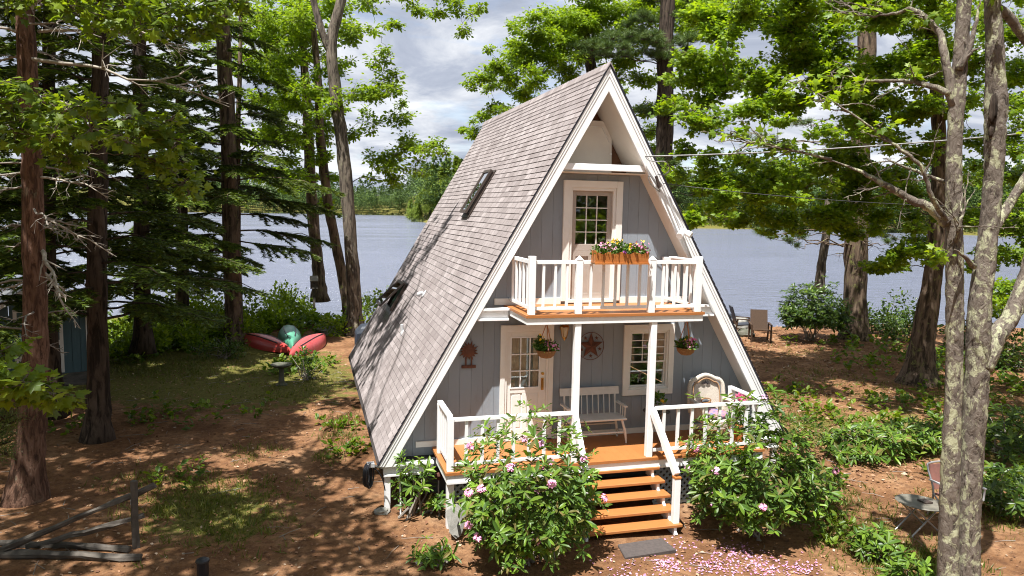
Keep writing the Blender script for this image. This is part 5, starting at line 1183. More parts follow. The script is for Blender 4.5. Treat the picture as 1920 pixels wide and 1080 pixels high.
wood.build('trunk', M['bark_dark'], t, smooth=True); leaf.build('crown', M['pine'], t)
# --- right of the cabin
t = thing('pine_tree', 'stout brown trunked pine on the lake bank right of the cabin', 'tree', gpt(1603, 634)); wood, leaf = Acc(), Acc(); Yp = 14.3
C, R_ = tip_off(*trunk_path([(1602, 645, 27), (1603, 560, 21), (1606, 440, 20), (1612, 300, 18), (1622, 150, 17), (1628, 0, 15), (1630, -80, 12)], Yp)); add_trunk(wood, C, R_, 16)
for px, py, rx, k in ((1420, 432, 22, 3), (1445, 440, 24, 4), (1475, 446, 26, 4), (1500, 436, 20, 3), (1645, 442, 26, 4), (1665, 452, 18, 3), (1440, 262, 30, 4), (1400, 252, 26, 3), (1500, 230, 30, 4), (1560, 150, 34, 5), (1700, 120, 34, 5), (1680, 260, 30, 4), (1545, 60, 34, 5), (1700, 30, 36, 5), (1530, 330, 28, 4), (1490, 456, 14, 2), (1690, 190, 24, 3)):
    Pm = ony(px, py, Yp+rng.normal()*1.0); A, rA, _ = nearest(C, R_, Pm, .05); limb_to(wood, A, rA, Pm-np.array([0, 0, .1]), .035, arch=.03)
    for _ in range(k):
        P = Pm+rng.normal(size=3)*np.array([1, 1, .25])*ppx(rx, Pm)*.55; puff(wood, leaf, P, ppx(rx, Pm)*.45, 9, .15, .5, 22, .7)
for z in np.linspace(3.5, 10, 16): a_ = rng.uniform(0, 6.28); A = np.array([np.interp(z, C[:, 2], C[:, i]) for i in range(3)]); dead_branch(wood, A, (math.cos(a_), math.sin(a_), .05), rng.uniform(1.0, 2.8), .028)
wood.build('trunk', M['bark_mossy'], t, smooth=True); leaf.build('crown', M['pine'], t)
broad_tree('bent_tree', 'thin crooked grey trunk leaning over the water beside the stout pine',
    [([(1536, 545, 8), (1540, 500, 8), (1549, 440, 7), (1552, 390, 6), (1560, 330, 5)], 0)], [(1575, 330, 22), (1540, 300, 24), (1590, 280, 20), (1510, 290, 20)], 16.5, 'bark_grey', 'maple', .14, T_LEAF, .8)
broad_tree('maple_tree', 'leaning maple with flared foot behind the lichen trunk, leaves fanning toward the cabin',
    [([(1722, 720, 30), (1730, 640, 21), (1746, 540, 17), (1757, 440, 15), (1762, 300, 13), (1755, 150, 11), (1745, 0, 9)], 0)],
    [(1262, 196, 20), (1300, 155, 30), (1352, 118, 36), (1402, 152, 34), (1332, 222, 30), (1415, 215, 34), (1482, 118, 42), (1478, 195, 34), (1545, 60, 40), (1558, 165, 34), (1618, 225, 34), (1680, 118, 40), (1745, 60, 36), (1700, 215, 30), (1332, 318, 30), (1382, 345, 30), (1338, 392, 22), (1440, 322, 32), (1432, 396, 28), (1500, 360, 36), (1548, 300, 30), (1585, 385, 32), (1640, 330, 32), (1650, 410, 24), (1700, 372, 28),
     (1290, 280, 16), (1380, 420, 16), (1480, 415, 22), (1530, 405, 22), (1620, 20, 40), (1448, 40, 36), (1390, 20, 34), (1500, 10, 36), (1560, 240, 22), (1360, 170, 22), (1440, 150, 26), (1316, 190, 18), (1660, 40, 36), (1740, 140, 28), (1730, 280, 24), (1570, 100, 28), (1600, 290, 26), (1360, 370, 22), (1310, 345, 16), (1405, 300, 18), (1460, 280, 16),
     (1692, 488, 22), (1668, 498, 18), (1720, 470, 20), (1648, 508, 10), (1736, 450, 18), (1300, 410, 12), (1280, 425, 8), (1600, 440, 16), (1570, 425, 16), (1250, 330, 16), (1350, 60, 34), (1290, 120, 26), (1520, 110, 34), (1590, 150, 32), (1640, 180, 32), (1720, 110, 32), (1660, 260, 30), (1500, 320, 34), (1600, 350, 34), (1550, 410, 26), (1350, 350, 28), (1420, 370, 30), (1680, 330, 30), (1740, 200, 30), (1720, 420, 24), (1330, 30, 36), (1480, 60, 38), (1430, 190, 28), (1700, 10, 36), (1560, 5, 38)],
    7.0, 'bark_mossy', 'maple', .115, T_MAPLE, 1.9, spread=1.1, subs=5)
broad_tree('maple_tree', 'shaded maple foliage filling the right edge beyond the lichen trunk',
    [([(1990, 760, 26), (1985, 500, 20), (1975, 250, 17), (1960, 0, 14)], 0)],
    [(1835, 120, 36), (1900, 60, 42), (1890, 200, 40), (1832, 262, 32), (1902, 330, 40), (1900, 425, 34), (1842, 402, 28), (1890, 540, 30), (1850, 40, 38), (1800, 330, 22), (1812, 190, 24), (1870, 480, 26), (1910, 490, 26), (1905, 265, 30), (1860, 330, 26), (1790, 90, 26), (1910, 130, 36), (1830, 500, 14), (1905, 585, 22), (1875, 560, 20), (1800, 420, 14), (1920, 380, 30), (1790, 20, 30), (1900, -20, 50), (1820, -20, 50)],
    9.0, 'bark_dark', 'maple', .12, T_MAPLE, 1.4, spread=.9, subs=3)
# --- the lichen-covered trunk in front
t = thing('lichen_tree', 'big grey twin trunk blotched with pale lichen, standing before the folding table', 'tree', ony(1795, 1150, -3.84)); wood, leaf = Acc(), Acc(); Yb = -3.84
def big(spec, n=22, wob=.035, base=False, k=9):
    C, R_ = tip_off(*trunk_path(spec, Yb, k), 1.8); R_ = .74*R_*(1+.015*np.sin(np.arange(len(R_))*.5+spec[0][0])); add_trunk(wood, C, R_, n, base, wob); return C, R_
b0_ = big([(1812, 1190, 29), (1815, 1080, 28), (1816, 960, 27), (1822, 850, 27), (1830, 740, 28), (1834, 640, 28), (1838, 560, 26), (1848, 480, 24), (1857, 400, 22), (1863, 320, 22), (1866, 240, 25), (1868, 195, 27), (1866, 130, 22), (1864, 60, 20), (1860, -10, 18), (1858, -80, 17)], 22)
b1_ = big([(1774, 1190, 26), (1777, 1080, 25), (1780, 960, 23), (1783, 850, 22), (1788, 740, 20), (1790, 640, 20), (1790, 560, 21), (1789, 460, 20), (1788, 360, 19), (1790, 260, 18), (1797, 160, 18), (1803, 80, 17), (1808, 0, 17), (1812, -80, 16)], 18)
b3_ = big([(1838, 690, 30), (1868, 630, 24), (1892, 600, 21), (1910, 560, 20), (1930, 500, 18), (1950, 400, 16), (1960, 300, 14)], 14)
b4_ = big([(1856, 440, 15), (1875, 410, 13), (1900, 370, 11), (1930, 320, 10)], 10)
b5_ = big([(1862, 10, 12), (1890, 30, 12), (1912, 60, 11), (1940, 100, 9)], 10)
a = Acc()
a.blob(ony(1862, 205, Yb-.085), (.045, .05, .17), .12, 10, 12); a.blob(ony(1858, 248, Yb-.10), (.03, .03, .07), .15, 8, 8)
hollow_shade = a  # raised dark patch, stands in for the shade inside the trunk opening
def bl(pts, r0, n=6):
    P = [ony(x, y, Yb+dy) for x, y, dy in pts]; C = curve(P, 5); C += rng.normal(size=C.shape)*.006; wood.tube(C, np.linspace(r0, .006, len(C)), n); return C
L1 = bl([(1788, 200, 0), (1770, 100, .1), (1760, 60, .2), (1715, 18, .4), (1690, 22, .5), (1640, 30, .7), (1570, 24, .9)], .055, 8)
L2 = bl([(1782, 175, 0), (1740, 160, .2), (1700, 152, .4), (1650, 152, .6), (1616, 148, .8), (1560, 136, 1.0)], .04)
L3 = bl([(1776, 420, 0), (1745, 390, .1), (1700, 370, .2), (1650, 340, .3), (1610, 320, .5), (1560, 300, .7)], .075, 8)
L4 = bl([(1800, 380, 0), (1790, 350, .1), (1740, 330, .2), (1690, 310, .3), (1668, 302, .4)], .035)
L5 = bl([(1780, 420, .0), (1752, 380, -.1), (1738, 340, -.1), (1725, 310, -.1), (1690, 280, .0), (1640, 245, .2), (1560, 190, .4), (1500, 160, .6)], .035)
L6 = bl([(1792, 460, 0), (1796, 440, -.15), (1800, 415, -.2), (1808, 390, -.2), (1806, 345, -.2)], .035)
L7 = bl([(1796, 130, -.05), (1815, 95, -.1), (1830, 40, -.1), (1838, 0, -.1)], .05)
L8 = bl([(1800, 120, -.05), (1820, 98, -.15), (1840, 86, -.2)], .025)
L9 = bl([(1826, 500, 0), (1808, 482, -.2), (1790, 468, -.3)], .04)
L10 = bl([(1560, 300, .7), (1500, 285, .8), (1440, 270, 1.0), (1380, 262, 1.2)], .02)
for C in (L1, L2, L3, L4, L5, L6, L10):
    for _ in range(7):
        k = rng.integers(len(C)//3, len(C)-1); d = C[min(k+1, len(C)-1)]-C[k-1]; d /= np.linalg.norm(d); dead_branch(wood, C[k], d+rng.normal(size=3)*.8, rng.uniform(.25, .8), .010, 0, 4, .1)
for px, py, r, dy in ((1590, 20, 24, .9), (1640, 10, 24, .8), (1560, 140, 22, 1.0), (1620, 160, 18, .7), (1700, 140, 14, .4), (1500, 150, 26, .6), (1540, 190, 22, .5), (1650, 240, 16, .2), (1840, -30, 40, 0), (1790, -40, 40, .3), (1770, 470, 12, -.2), (1960, 250, 34, .2), (2000, 180, 44, .4), (1940, 290, 24, .1), (1970, 60, 40, .2), (1990, 110, 36, 0), (1420, 262, 20, 1.1), (1470, 270, 18, .9), (1370, 250, 20, 1.2), (1730, 30, 22, .3)):
    P = ony(px, py, Yb+dy); leaf_blob(wood, leaf, P, ppx(r, P), .10, T_MAPLE, .7)
wood.build('trunk', M['bark_lichen'], t, smooth=True); hollow_shade.build('hollow_shade', M['bark_dark'], t, smooth=True); leaf.build('crown', M['maple'], t)
# --- trees standing left of and behind the photographer: they throw the dappled shade
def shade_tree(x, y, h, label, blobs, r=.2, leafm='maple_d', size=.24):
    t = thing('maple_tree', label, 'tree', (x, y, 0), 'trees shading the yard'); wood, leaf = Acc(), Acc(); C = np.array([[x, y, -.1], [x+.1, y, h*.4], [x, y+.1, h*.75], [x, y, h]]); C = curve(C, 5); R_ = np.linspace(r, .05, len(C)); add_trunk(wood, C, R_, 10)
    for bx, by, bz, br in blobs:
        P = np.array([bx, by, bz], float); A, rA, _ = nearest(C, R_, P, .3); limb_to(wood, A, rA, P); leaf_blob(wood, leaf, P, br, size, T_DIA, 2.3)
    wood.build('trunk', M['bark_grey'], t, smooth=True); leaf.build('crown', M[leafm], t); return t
shade_tree(-14.5, -4.5, 15, 'tall maple off to the side, shading the red barked pine', [(-12, -3, 10.5, 1.5), (-13.5, -2, 9, 1.4), (-11.5, 0, 11, 1.5), (-13, -5, 11, 1.5), (-11, -2, 10.5, 1.2), (-15, 0, 9, 1.5), (-13, 1, 10.5, 1.5), (-12, 3, 11, 1.5), (-16, 2, 9, 1.5), (-10.3, 4, 12, 1.4)])
shade_tree(-17, 6, 16, 'tall maple beyond the shed, shading the clearing', [(-15, 6, 11, 1.8), (-12.5, 8, 12, 1.7), (-16, 9, 11, 1.6), (-11, 6, 12.5, 1.5), (-17, 4, 10, 1.6), (-9.5, 8, 13, 1.1)])
shade_tree(-9.5, -6.5, 15, 'thin maple across the yard from the porch, dappling the roof', [(-5.2, 5.0, 12.2, .9), (-4.6, 6.6, 12.6, .8), (-5.6, 3.2, 11.6, .8), (-5.4, 8.4, 13.4, .9), (-7.2, 4.2, 12.4, .7), (-7.5, -2.5, 11, .8), (-6.6, 6.4, 13, .9), (-4.2, 4.6, 13.2, .5), (-9, -4, 11, 1.2), (-8.2, -3.0, 10.4, .9), (-7.0, -3.6, 10.2, .8), (-9.6, -2.6, 10.8, 1.0), (-8.6, -5.0, 10, .9), (-6.4, -4.6, 10.6, .7)], .14)
shade_tree(9.2, -6.5, 14, 'maple near the folding table, shading the yard beside it', [(7.5, -2.5, 10.5, 1.2), (9, -1, 10.5, 1.4), (10, 1, 11, 1.5), (7.5, 1.5, 11.5, 1.1), (11, 3.5, 11.5, 1.6), (9, 4.5, 12, 1.2), (6.2, -3.0, 11, .8), (12.5, 6, 12, 1.6), (10.5, 7.5, 13, 1.4), (13, 2, 11, 1.5), (8.2, 7.5, 13, 1.0), (14, 9, 13, 1.6), (6.5, 3.5, 12, .9), (5.2, -1.2, 11.5, .8), (9.5, 2.5, 12.5, 1.2), (12, 9, 13.5, 1.4), (7, 5.8, 13, .9), (11.2, -1, 10, 1.3)], .18)

# unseen ring of trees added round the clearing to cut low skylight
def wood_tree(x, y, h):
    return shade_tree(x, y, h, 'unseen maple added around the clearing to cut low skylight', [(x+rng.normal()*2.0, y+rng.normal()*2.0, z, rng.uniform(1.5, 2.3)) for z in np.linspace(2.5, h, 16)], .25, 'maple_d', .42)
w0 = wood_tree(-20, -14, 15)
for x, y, a_, k_ in ((-14, -22, 1, 1.05), (-6, -26, 2, .95), (3, -27, 3, 1.1), (11, -22, 4, 1.0), (17, -14, 5, 1.0), (20, -4, 1.6, 1.05), (-24, -5, 2.6, 1.1), (-26, 5, 3.4, 1.0), (23, 5, .4, 1.0), (-22, 14, 5.4, 1.1)):
    t = copy_tree(w0); t.location = (x, y, 0); t.rotation_euler = (0, 0, a_); t.scale = (k_, k_, k_); tag(t, 'unseen maple added around the clearing to cut low skylight')
# ================================================================== shrubs
def whorl_bush(name, label, base, radii, n, size=.13, flowers_n=20, matl='rhodo', group=None, stems=14, low=.42, cat='shrub', lob=6, wl=8, petal=('petal_p', 'petal_l')):
    """rhododendron: whorls of long leaves at the shoot tips of a lumpy mound"""
    base = np.array(base, float); rad = np.array(radii, float); t = thing(name, label, cat, base, group); wood, leaf = Acc(), Acc()
    ld = unit(lob); ld[:, 2] = np.abs(ld[:, 2]); d = unit(n); d[:, 2] = np.abs(d[:, 2])*1.1-low; d /= np.linalg.norm(d, axis=1)[:, None]
    lump = .80+.34*np.clip(np.max(d@ld.T, axis=1), 0, 1)**3; depth_ = np.where(rng.random(n) < .68, rng.uniform(.84, 1.04, n), rng.uniform(.5, .86, n)); depth_ = np.where(rng.random(n) < .07, rng.uniform(1.05, 1.28, n), depth_)
    ctr = base+np.array([0, 0, rad[2]*.86]); tip = ctr+d*rad*(lump*depth_)[:, None]; tip += rng.normal(size=tip.shape)*.05; tip[:, 2] = np.maximum(tip[:, 2], base[2]+.06+.12*rng.random(n))
    ax = d*.6+np.array([-.12, -.15, .85])+rng.normal(size=d.shape)*.22; ax /= np.linalg.norm(ax, axis=1)[:, None]
    a1 = np.cross(ax, unit(n)); a1 /= np.linalg.norm(a1, axis=1)[:, None]; a2 = np.cross(ax, a1)
    k = np.repeat(np.arange(n), wl); th = np.tile(np.arange(wl)*2*math.pi/wl, n)+rng.normal(size=n*wl)*.25; el = rng.uniform(-.25, .75, n*wl)
    Yd = a1[k]*np.cos(th)[:, None]+a2[k]*np.sin(th)[:, None]+ax[k]*el[:, None]; N = ax[k]+rng.normal(size=Yd.shape)*.2
    leaf.scatter(*T_RHODO, tip[k]+rng.normal(size=Yd.shape)*.012, Yd, N, size*(.65+.6*rng.random(len(k)))*np.repeat(.6+.75*rng.random(n), wl))
    for q in range(stems):
        e = tip[rng.integers(0, n)]; m_ = base+(e-base)*.5+np.array([0, 0, .15*rad[2]])+rng.normal(size=3)*.06; wood.tube([base+rng.normal(size=3)*np.array([.12, .12, .02]), m_, e], [.022, .014, .006], 5, cap=False)
    wood.build('stems', M['twig'], t); leaf.build('foliage', M[matl], t)
    if flowers_n:
        for nm, mt in zip(('pink_blossoms', 'lilac_blossoms'), petal):
            a = Acc()
            for q in rng.integers(0, n, flowers_n//2): P = tip[q]+ax[q]*.05; m_ = 17; dd = unit(m_)+ax[q]; a.scatter(*T_FLOWER, P+dd*.042, np.cross(dd, unit(m_)), dd, .072*(.7+.5*rng.random(m_)))
            a.build(nm, M[mt], t)
    return t
def leaf_bush(name, label, base, radii, n, size, matl, T=T_LEAF, group=None, cat='shrub', lob=9, stems=10):
    base = np.array(base, float); rad = np.array(radii, float); t = thing(name, label, cat, base, group); wood, leaf = Acc(), Acc()
    cl_ = base+np.array([0, 0, rad[2]*.75])+sph(lob, .4)*rad*np.array([.8, .8, .75]); cl_[:, 2] = np.maximum(cl_[:, 2], base[2]+.1)
    k = rng.integers(0, lob, n); rr = (rad.mean()*.42)*(.6+.8*rng.random(lob)); off = unit(n)*(rng.random((n, 1))**.45); off[:, 2] = off[:, 2]*.8
    pos = cl_[k]+off*rr[k][:, None]; pos[:, 2] = np.maximum(pos[:, 2], base[2]+.03); Yd = off+rng.normal(size=off.shape)*.5+np.array([0, 0, .1]); N = rng.normal(size=off.shape)*.5+np.array([-.2, -.3, 1])
    leaf.scatter(*T, pos, Yd, N, size*(.6+.7*rng.random(n)))
    for q in range(stems):
        e = cl_[rng.integers(0, lob)]+rng.normal(size=3)*.2; wood.tube([base+rng.normal(size=3)*np.array([.15, .15, .02]), (base+e)/2+rng.normal(size=3)*.08, e], [.02, .014, .005], 4, cap=False)
    wood.build('stems', M['twig'], t); leaf.build('foliage', M[matl], t); return t
whorl_bush('rhododendron', 'big rhododendron with pink blossoms left of the porch stairs', (-1.56, -1.42, 0), (1.02, .86, 1.17), 820, .145, 34, low=.75)
whorl_bush('rhododendron', 'broad rhododendron with lilac blossoms right of the porch stairs', (2.15, -1.35, 0), (1.12, 1.0, 1.10), 860, .145, 26, low=.7)
whorl_bush('rhododendron', 'low spreading rhododendron at the right roof foot beyond the flowering one', (3.55, -.75, 0), (.55, .5, .48), 120, .14, 6)
whorl_bush('rhododendron', 'spindly young rhododendron before the left corner of the cabin', gpt(775, 965), (.30, .18, .60), 30, .16, 0, stems=9, lob=4)
whorl_bush('rhododendron', 'tiny rhododendron shoots on bare soil left of the big flowering one', gpt(815, 1058), (.26, .2, .17), 22, .15, 0, stems=6, lob=3)
whorl_bush('rhododendron', 'small seedling rhododendron beside the pale garden torch', gpt(822, 965), (.2, .15, .18), 10, .16, 0, stems=4, lob=3)
whorl_bush('rhododendron', 'sunlit leafy rhododendron in the right yard, beyond the folding table', gpt(1625, 858), (1.0, .6, .34), 190, .16, 0, 'rhodo')
whorl_bush('rhododendron', 'second leafy rhododendron closing up to the lichen trunk from behind', gpt(1720, 845), (.8, .5, .32), 140, .16, 0, 'rhodo')
whorl_bush('rhododendron', 'low young rhododendron at the bottom right below the folding table', gpt(1640, 1045), (.38, .3, .22), 44, .15, 0, stems=8)
whorl_bush('rhododendron', 'small rhododendron at the bottom edge beside the lichen trunk foot', gpt(1700, 1095), (.3, .3, .2), 34, .14, 0, stems=6)
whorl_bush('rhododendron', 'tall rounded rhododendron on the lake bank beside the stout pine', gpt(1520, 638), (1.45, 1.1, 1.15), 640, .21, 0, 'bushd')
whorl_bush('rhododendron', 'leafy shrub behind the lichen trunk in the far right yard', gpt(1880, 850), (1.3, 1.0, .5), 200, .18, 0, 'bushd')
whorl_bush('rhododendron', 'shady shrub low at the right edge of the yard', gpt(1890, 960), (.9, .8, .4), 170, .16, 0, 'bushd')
# lakeside shrubs, yellow green in the sun
k = 0
for px, py, r, h, lab in ((372, 655, 1.0, .8, 'low sunlit shrub in front of the shaded bank, nearest the hemlock foot'), (455, 640, 1.0, .9, 'sunlit shrub touching the far end of the bright red kayak'), (640, 628, .9, .8, 'low sunlit shrub at the foot of the tallest oak'), (300, 640, 1.6, 1.2, 'green shrub in dappled shade right of the slim dark hemlock'), (250, 668, 1.3, 1.0, 'fresh low shrub beside the shed ramp'), (395, 640, 1.5, 1.25, 'fresh green shrub at the foot of the tall hemlock'), (480, 618, 1.8, 1.5, 'yellow green shrub behind the left red kayak'), (545, 606, 1.7, 1.7, 'bright yellow green shrub straight behind the kayaks'),
                          (600, 600, 1.6, 1.6, 'sunny shrub below the birdhouse'), (632, 606, 1.2, 1.5, 'leafy shrub left of the leaning oak foot'), (705, 606, 1.6, 1.4, 'green shrub right of the tallest oak trunk'), (750, 590, 1.8, 2.2, 'tall loose shrub at the roof edge by the lake'),
                          (360, 610, 1.9, 1.4, 'shaded green shrub in the gap left of the tall hemlock'), (430, 596, 1.9, 2.0, 'lake edge shrub right behind the tall hemlock'), (530, 575, 1.6, 2.0, 'airy shrub against the water left of the birdhouse')):
    leaf_bush('shrub', lab, gpt(px, py), (r, r*.8, h*.62), int(1150*r*h*.62), .15, 'shrub', T_LEAF, 'shrubs along the lake bank', lob=14)
for px, py, r, h, lab in ((1470, 605, 1.0, 1.0, 'small green bush at the water beyond the lawn chairs'), (1660, 625, 1.5, 1.9, 'airy bush by the water right of the stout pine'), (1705, 640, 1.3, 1.6, 'leafy bush between the stout pine and the leaning maple'), (1385, 600, 1.0, .9, 'low bush at the water beside the right roof edge'), (1830, 660, 1.6, 1.4, 'dim bush behind the fork of the lichen trunk'), (1900, 690, 1.6, 1.2, 'dim bush at the right edge by the lake')):
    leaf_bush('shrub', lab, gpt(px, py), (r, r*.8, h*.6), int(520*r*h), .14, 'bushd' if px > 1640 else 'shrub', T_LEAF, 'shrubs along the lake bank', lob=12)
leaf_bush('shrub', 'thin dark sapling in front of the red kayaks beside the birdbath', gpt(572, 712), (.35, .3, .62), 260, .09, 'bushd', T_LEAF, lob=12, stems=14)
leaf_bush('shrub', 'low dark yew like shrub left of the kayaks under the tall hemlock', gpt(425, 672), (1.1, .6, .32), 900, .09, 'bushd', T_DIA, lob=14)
# ================================================================== ground cover (stuff)
def on_ground(n, x0, x1, y0, y1, keep=None):
    P = np.stack([rng.uniform(x0, x1, n), rng.uniform(y0, y1, n), np.zeros(n)], 1)
    out_ = ~((np.abs(P[:, 0]-XC) < 3.9) & (P[:, 1] > .1) & (P[:, 1] < 9.9)); out_ &= ~((P[:, 0] > SX0-.05) & (P[:, 0] < SX1+.05) & (P[:, 1] > -1.2) & (P[:, 1] < .2))
    P = P[out_]
    if keep is not None: P = P[keep(P)]
    P[:, 2] = height(P[:, 0], P[:, 1]); return P
def near_pts(pts, dens=1):
    """clustered points: (px, py, radius m, count)"""
    out_ = []
    for px, py, r, n in pts: c = gpt(px, py); q = c+np.concatenate([rng.normal(size=(n, 2))*r*.6, np.zeros((n, 1))], 1); out_.append(q)
    P = np.concatenate(out_); P = P[~((np.abs(P[:, 0]-XC) < 3.8) & (P[:, 1] > .1) & (P[:, 1] < 9.9))]; P[:, 2] = height(P[:, 0], P[:, 1]); return P
# grass and weeds
a = Acc(); P = near_pts([(360, 930, .9, 200), (430, 990, .8, 170), (320, 960, .6, 70), (470, 930, .8, 90), (330, 690, 1.6, 200), (420, 700, 2.0, 260), (560, 735, 1.4, 160), (240, 690, 1.4, 260), (650, 820, .5, 60), (650, 790, .5, 60), (620, 855, .3, 40), (480, 850, .5, 50), (280, 900, .6, 90),
                         (1540, 700, 1.2, 60), (1480, 660, 1.2, 40), (1620, 740, 2.0, 120), (1560, 940, .9, 200), (1660, 1050, .8, 260), (1850, 960, 1.0, 200), (1500, 780, 1.0, 160), (1600, 1000, .6, 150), (1440, 740, 1.0, 160), (1760, 1060, .5, 200), (1580, 830, 1.4, 320), (1850, 760, 2.5, 500)], 1)
k = np.repeat(np.arange(len(P)), 6); Yd = rng.normal(size=(len(k), 3))*.55+np.array([0, 0, .9]); a.scatter(*T_NEEDLE, P[k]+rng.normal(size=(len(k), 3))*np.array([.05, .05, 0]), Yd, unit(len(k)), .05+.11*rng.random(len(k)))
tag(a.build('grass', leafmat('thin_grass', [(.07, .10, .012), (.11, .14, .02), (.19, .19, .05)], .3)), kind='stuff')
# small leafy weeds and ferns
a = Acc(); P = near_pts([(440, 620, 2.0, 200), (250, 640, 2.0, 150), (350, 640, 1.6, 120), (330, 615, 2.0, 160), (600, 612, 1.6, 110), (1540, 770, .9, 14), (1620, 800, 1.0, 20), (1500, 900, .8, 26), (1560, 990, .5, 22), (1700, 760, 1.2, 26), (1850, 830, 1.6, 90), (1880, 920, 1.0, 60), (1840, 720, 2.0, 70), (1480, 740, .8, 14), (1650, 690, 1.6, 16), (240, 790, 1.2, 26), (345, 900, .5, 10), (650, 845, .4, 12), (640, 800, .5, 10), (400, 780, 1.2, 16), (550, 690, 1.0, 40),
                         (230, 660, 1.5, 160), (300, 620, 2.5, 180), (1590, 650, 1.6, 20), (1780, 680, 1.6, 40)], 1)
m_ = 9; k = np.repeat(np.arange(len(P)), m_); th = rng.uniform(0, 6.28, len(k)); Yd = np.stack([np.cos(th), np.sin(th), rng.uniform(.1, 1.1, len(k))], 1)
dist = np.hypot(P[k][:, 0]-CX, P[k][:, 1]-CY); s_ = (.07+.005*dist)*(.5+.7*rng.random(len(k))); a.scatter(*T_LEAF, P[k]+rng.normal(size=Yd.shape)*np.array([.06, .06, .0])+np.array([0, 0, 1])*(rng.random(len(k))*.012*dist)[:, None], Yd, np.array([0, 0, 1.])+rng.normal(size=Yd.shape)*.4, s_)
tag(a.build('undergrowth', M['fern']), kind='stuff')
# fallen leaves, cones and twigs on the soil
a = Acc(); P = on_ground(15000, -11, 8, -5, 14); n = len(P); N = np.array([0, 0, 1.])+rng.normal(size=(n, 3))*.35; a.scatter(*T_DIA, P+np.array([0, 0, .012]), rng.normal(size=(n, 3))*np.array([1, 1, .25]), N, .03+.05*rng.random(n))
P = on_ground(9000, 4, 18, 0, 19); n = len(P); a.scatter(*T_DIA, P+np.array([0, 0, .015]), rng.normal(size=(n, 3))*np.array([1, 1, .25]), np.array([0, 0, 1.])+rng.normal(size=(n, 3))*.35, .05+.08*rng.random(n))
m, nt, out = new_mat('fallen_leaf_litter'); p = nd(nt, 'ShaderNodeBsdfPrincipled', i_Roughness=.85)
nt.links.new(ramp(nt, island(nt), [(.0, (.09, .04, .02)), (.35, (.19, .085, .04)), (.65, (.26, .135, .07)), (.9, (.34, .22, .13)), (1., (.46, .36, .27))]), p.inputs['Base Color']); nt.links.new(p.outputs[0], out.inputs[0])
tag(a.build('leaf_litter', m), kind='stuff')
a = Acc()
for P in on_ground(420, -10, 7, -4, 12): l = rng.uniform(.12, .5); th = rng.uniform(0, 6.28); e = P+np.array([math.cos(th)*l, math.sin(th)*l, .02]); a.tube([P+np.array([0, 0, .01]), (P+e)/2+rng.normal(size=3)*.03*l+np.array([0, 0, .012]), e], [.006, .005, .003], 4, cap=False)
tag(a.build('fallen_twigs_litter', M['twig']), kind='stuff')
# fallen blossom before the stairs
a = Acc(); P = near_pts([(1330, 1062, .34, 170), (1430, 1068, .36, 190), (1250, 1060, .25, 120), (1385, 1040, .35, 170), (1500, 1066, .3, 120), (1270, 1025, .25, 40), (1180, 1075, .25, 40), (1150, 1062, .3, 24)], 1); n = len(P)
a.scatter(*T_FLOWER, P+np.array([0, 0, .012]), rng.normal(size=(n, 3))*np.array([1, 1, .2]), np.array([0, 0, 1.])+rng.normal(size=(n, 3))*.3, .022+.03*rng.random(n)); tag(a.build('petal_litter', M['petal_l']), kind='stuff')
# ================================================================== across the water
def far_tree(kind, h, n):
    """unit-built far tree at the origin: conifer tiers or a rounded crown"""
    a = Acc()
    if kind == 'pine':
        m_ = 0
        for q in range(n):
            s_ = rng.random()**.8; z = h*(.06+.93*s_); L_ = h*.20*(1-s_)**.72*rng.uniform(.55, 1.12)+.15; th = rng.uniform(0, 6.28); d = np.array([math.cos(th), math.sin(th), 0]); k = 9; t_ = rng.uniform(.15, 1, k)
            pos = np.array([0, 0, z])+d*L_*t_[:, None]+rng.normal(size=(k, 3))*np.array([.25, .25, .12])*L_*.35; pos[:, 2] += .10*L_*t_
            a.scatter(*T_DIA, pos, d+rng.normal(size=(k, 3))*.6+np.array([0, 0, .5]), np.array([-.2, -.3, 1.])+rng.normal(size=(k, 3))*.5, h*.034*(.6+.9*rng.random(k))+.12)
    else:
        lob = 10; c = np.array([0, 0, h*.58])+sph(lob, .3)*np.array([h*.20, h*.20, h*.28])
        k = rng.integers(0, lob, n*9); off = unit(n*9)*rng.random((n*9, 1))**.4; a.scatter(*T_DIA, c[k]+off*h*.13, off+rng.normal(size=off.shape)*.6, rng.normal(size=off.shape)*.6+np.array([0, -.2, 1]), h*.032*(.6+.9*rng.random(n*9)))
    return a
def place_far(px, D, py_base=None):
    d = ray(px, 400); d = d/math.hypot(d[0], d[1]); x, y = CX+d[0]*D, CY+d[1]*D; return np.array([x, y, float(height(x, y))])
protos = []
def far_thing(proto_i, kind, name, label, px, D, h, group):
    P = place_far(px, D)
    if len(protos) <= proto_i:
        t = thing(name, label, 'tree', (0, 0, 0), group); a = Acc(); a.tube([(0, 0, -.4), (0, 0, 8), (0, 0, 17)], [.32, .22, .05], 6); a.build('trunk', M['bark_dark'], t); far_tree(kind, 18, 260).build('crown', M['farpine'], t); protos.append(t)
    else: t = copy_tree(protos[proto_i])
    t.location = P; s_ = h/18; t.scale = (s_*rng.uniform(.9, 1.2), s_*rng.uniform(.9, 1.2), s_); t.rotation_euler = (0, 0, rng.uniform(0, 6.28)); tag(t, label, 'tree', group); return t
gq = 'tall pines on the point across the lake'
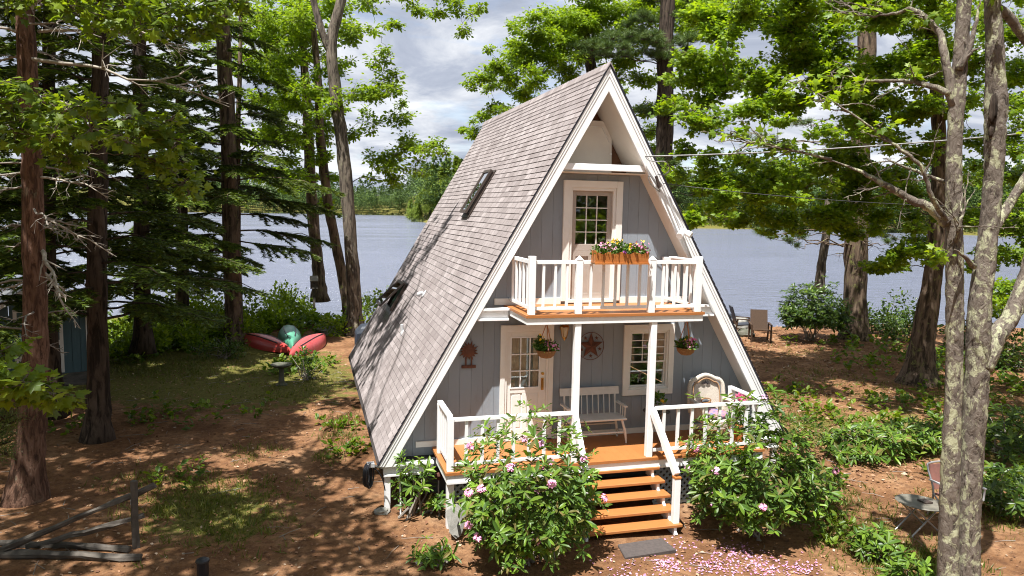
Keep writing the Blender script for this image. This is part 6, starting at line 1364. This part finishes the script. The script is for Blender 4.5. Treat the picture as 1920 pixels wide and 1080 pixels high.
for i_, (px, D, h) in enumerate(((786, 356, 13), (797, 350, 17), (806, 358, 22), (812, 366, 24), (822, 352, 20), (830, 365, 25), (838, 372, 27), (846, 356, 24), (855, 368, 28), (864, 360, 27), (874, 372, 28), (884, 365, 28), (780, 360, 9), (800, 344, 9), (818, 346, 12), (842, 345, 14), (776, 374, 11), (771, 402, 13), (782, 388, 15), (775, 440, 14), (768, 470, 13))):
    far_thing(i_ % 3, 'leafy' if i_ % 3 == 1 else 'pine', 'pine_tree', ('tall pine on the wooded point across the lake left of the roof' if h > 15 else 'low young pine at the waterline of the wooded point across the lake'), px, D, h, gq)
# the wood beyond the lake, one mass
a = Acc(); tp, tf = [far_tree('pine', 1.0*14, 34) for _ in range(3)], [far_tree('leafy', 14, 34) for _ in range(3)]
def stamp(acc, src, P, s_):
    V = np.concatenate(src.V); th = rng.uniform(0, 6.28); c_, q_ = math.cos(th), math.sin(th); W_ = np.stack([V[:, 0]*c_-V[:, 1]*q_, V[:, 0]*q_+V[:, 1]*c_, V[:, 2]], 1)*s_+P; acc.add(W_, [np.concatenate(src.F)])
for px in np.arange(300, 800, 3.2):
    for row in range(4): P = place_far(px+rng.normal()*3, 630+row*22+rng.normal()*5); stamp(a, (tp if rng.random() < .55 else tf)[rng.integers(3)], P, rng.uniform(1.1, 2.1))
for px in np.arange(790, 2060, 5.2):
    for row in range(5): P = place_far(px+rng.normal()*4, 346+row*15+rng.normal()*4+6*math.sin(px*.011)); stamp(a, (tp if rng.random() < .45 else tf)[rng.integers(3)], P, rng.uniform(1.1, 2.0))
for px in np.arange(-700, 300, 9):
    for row in range(2): P = place_far(px+rng.normal()*4, 642+row*24); stamp(a, (tp if rng.random() < .55 else tf)[rng.integers(3)], P, rng.uniform(.9, 1.5))
o = tag(a.build('far_forest', M['forest']), kind='stuff')
# marsh grass along the far shore
a = Acc(); n = 3400; px = rng.uniform(250, 2000, n); D_ = np.where(px < 772, rng.uniform(622, 640, n), rng.uniform(340, 356, n)); PP = np.array([place_far(x, d) for x, d in zip(px, D_)]); PP[:, 2] = np.maximum(PP[:, 2], LAKE-.1)
a.scatter(*T_DIA, PP, rng.normal(size=(n, 3))*.35+np.array([0, 0, 1.]), unit(n), 1.1+.9*rng.random(n)); tag(a.build('marsh_grass', leafmat('marsh_grass_blades', [(.07, .095, .025), (.10, .125, .03), (.14, .15, .045)], .2)), kind='stuff')
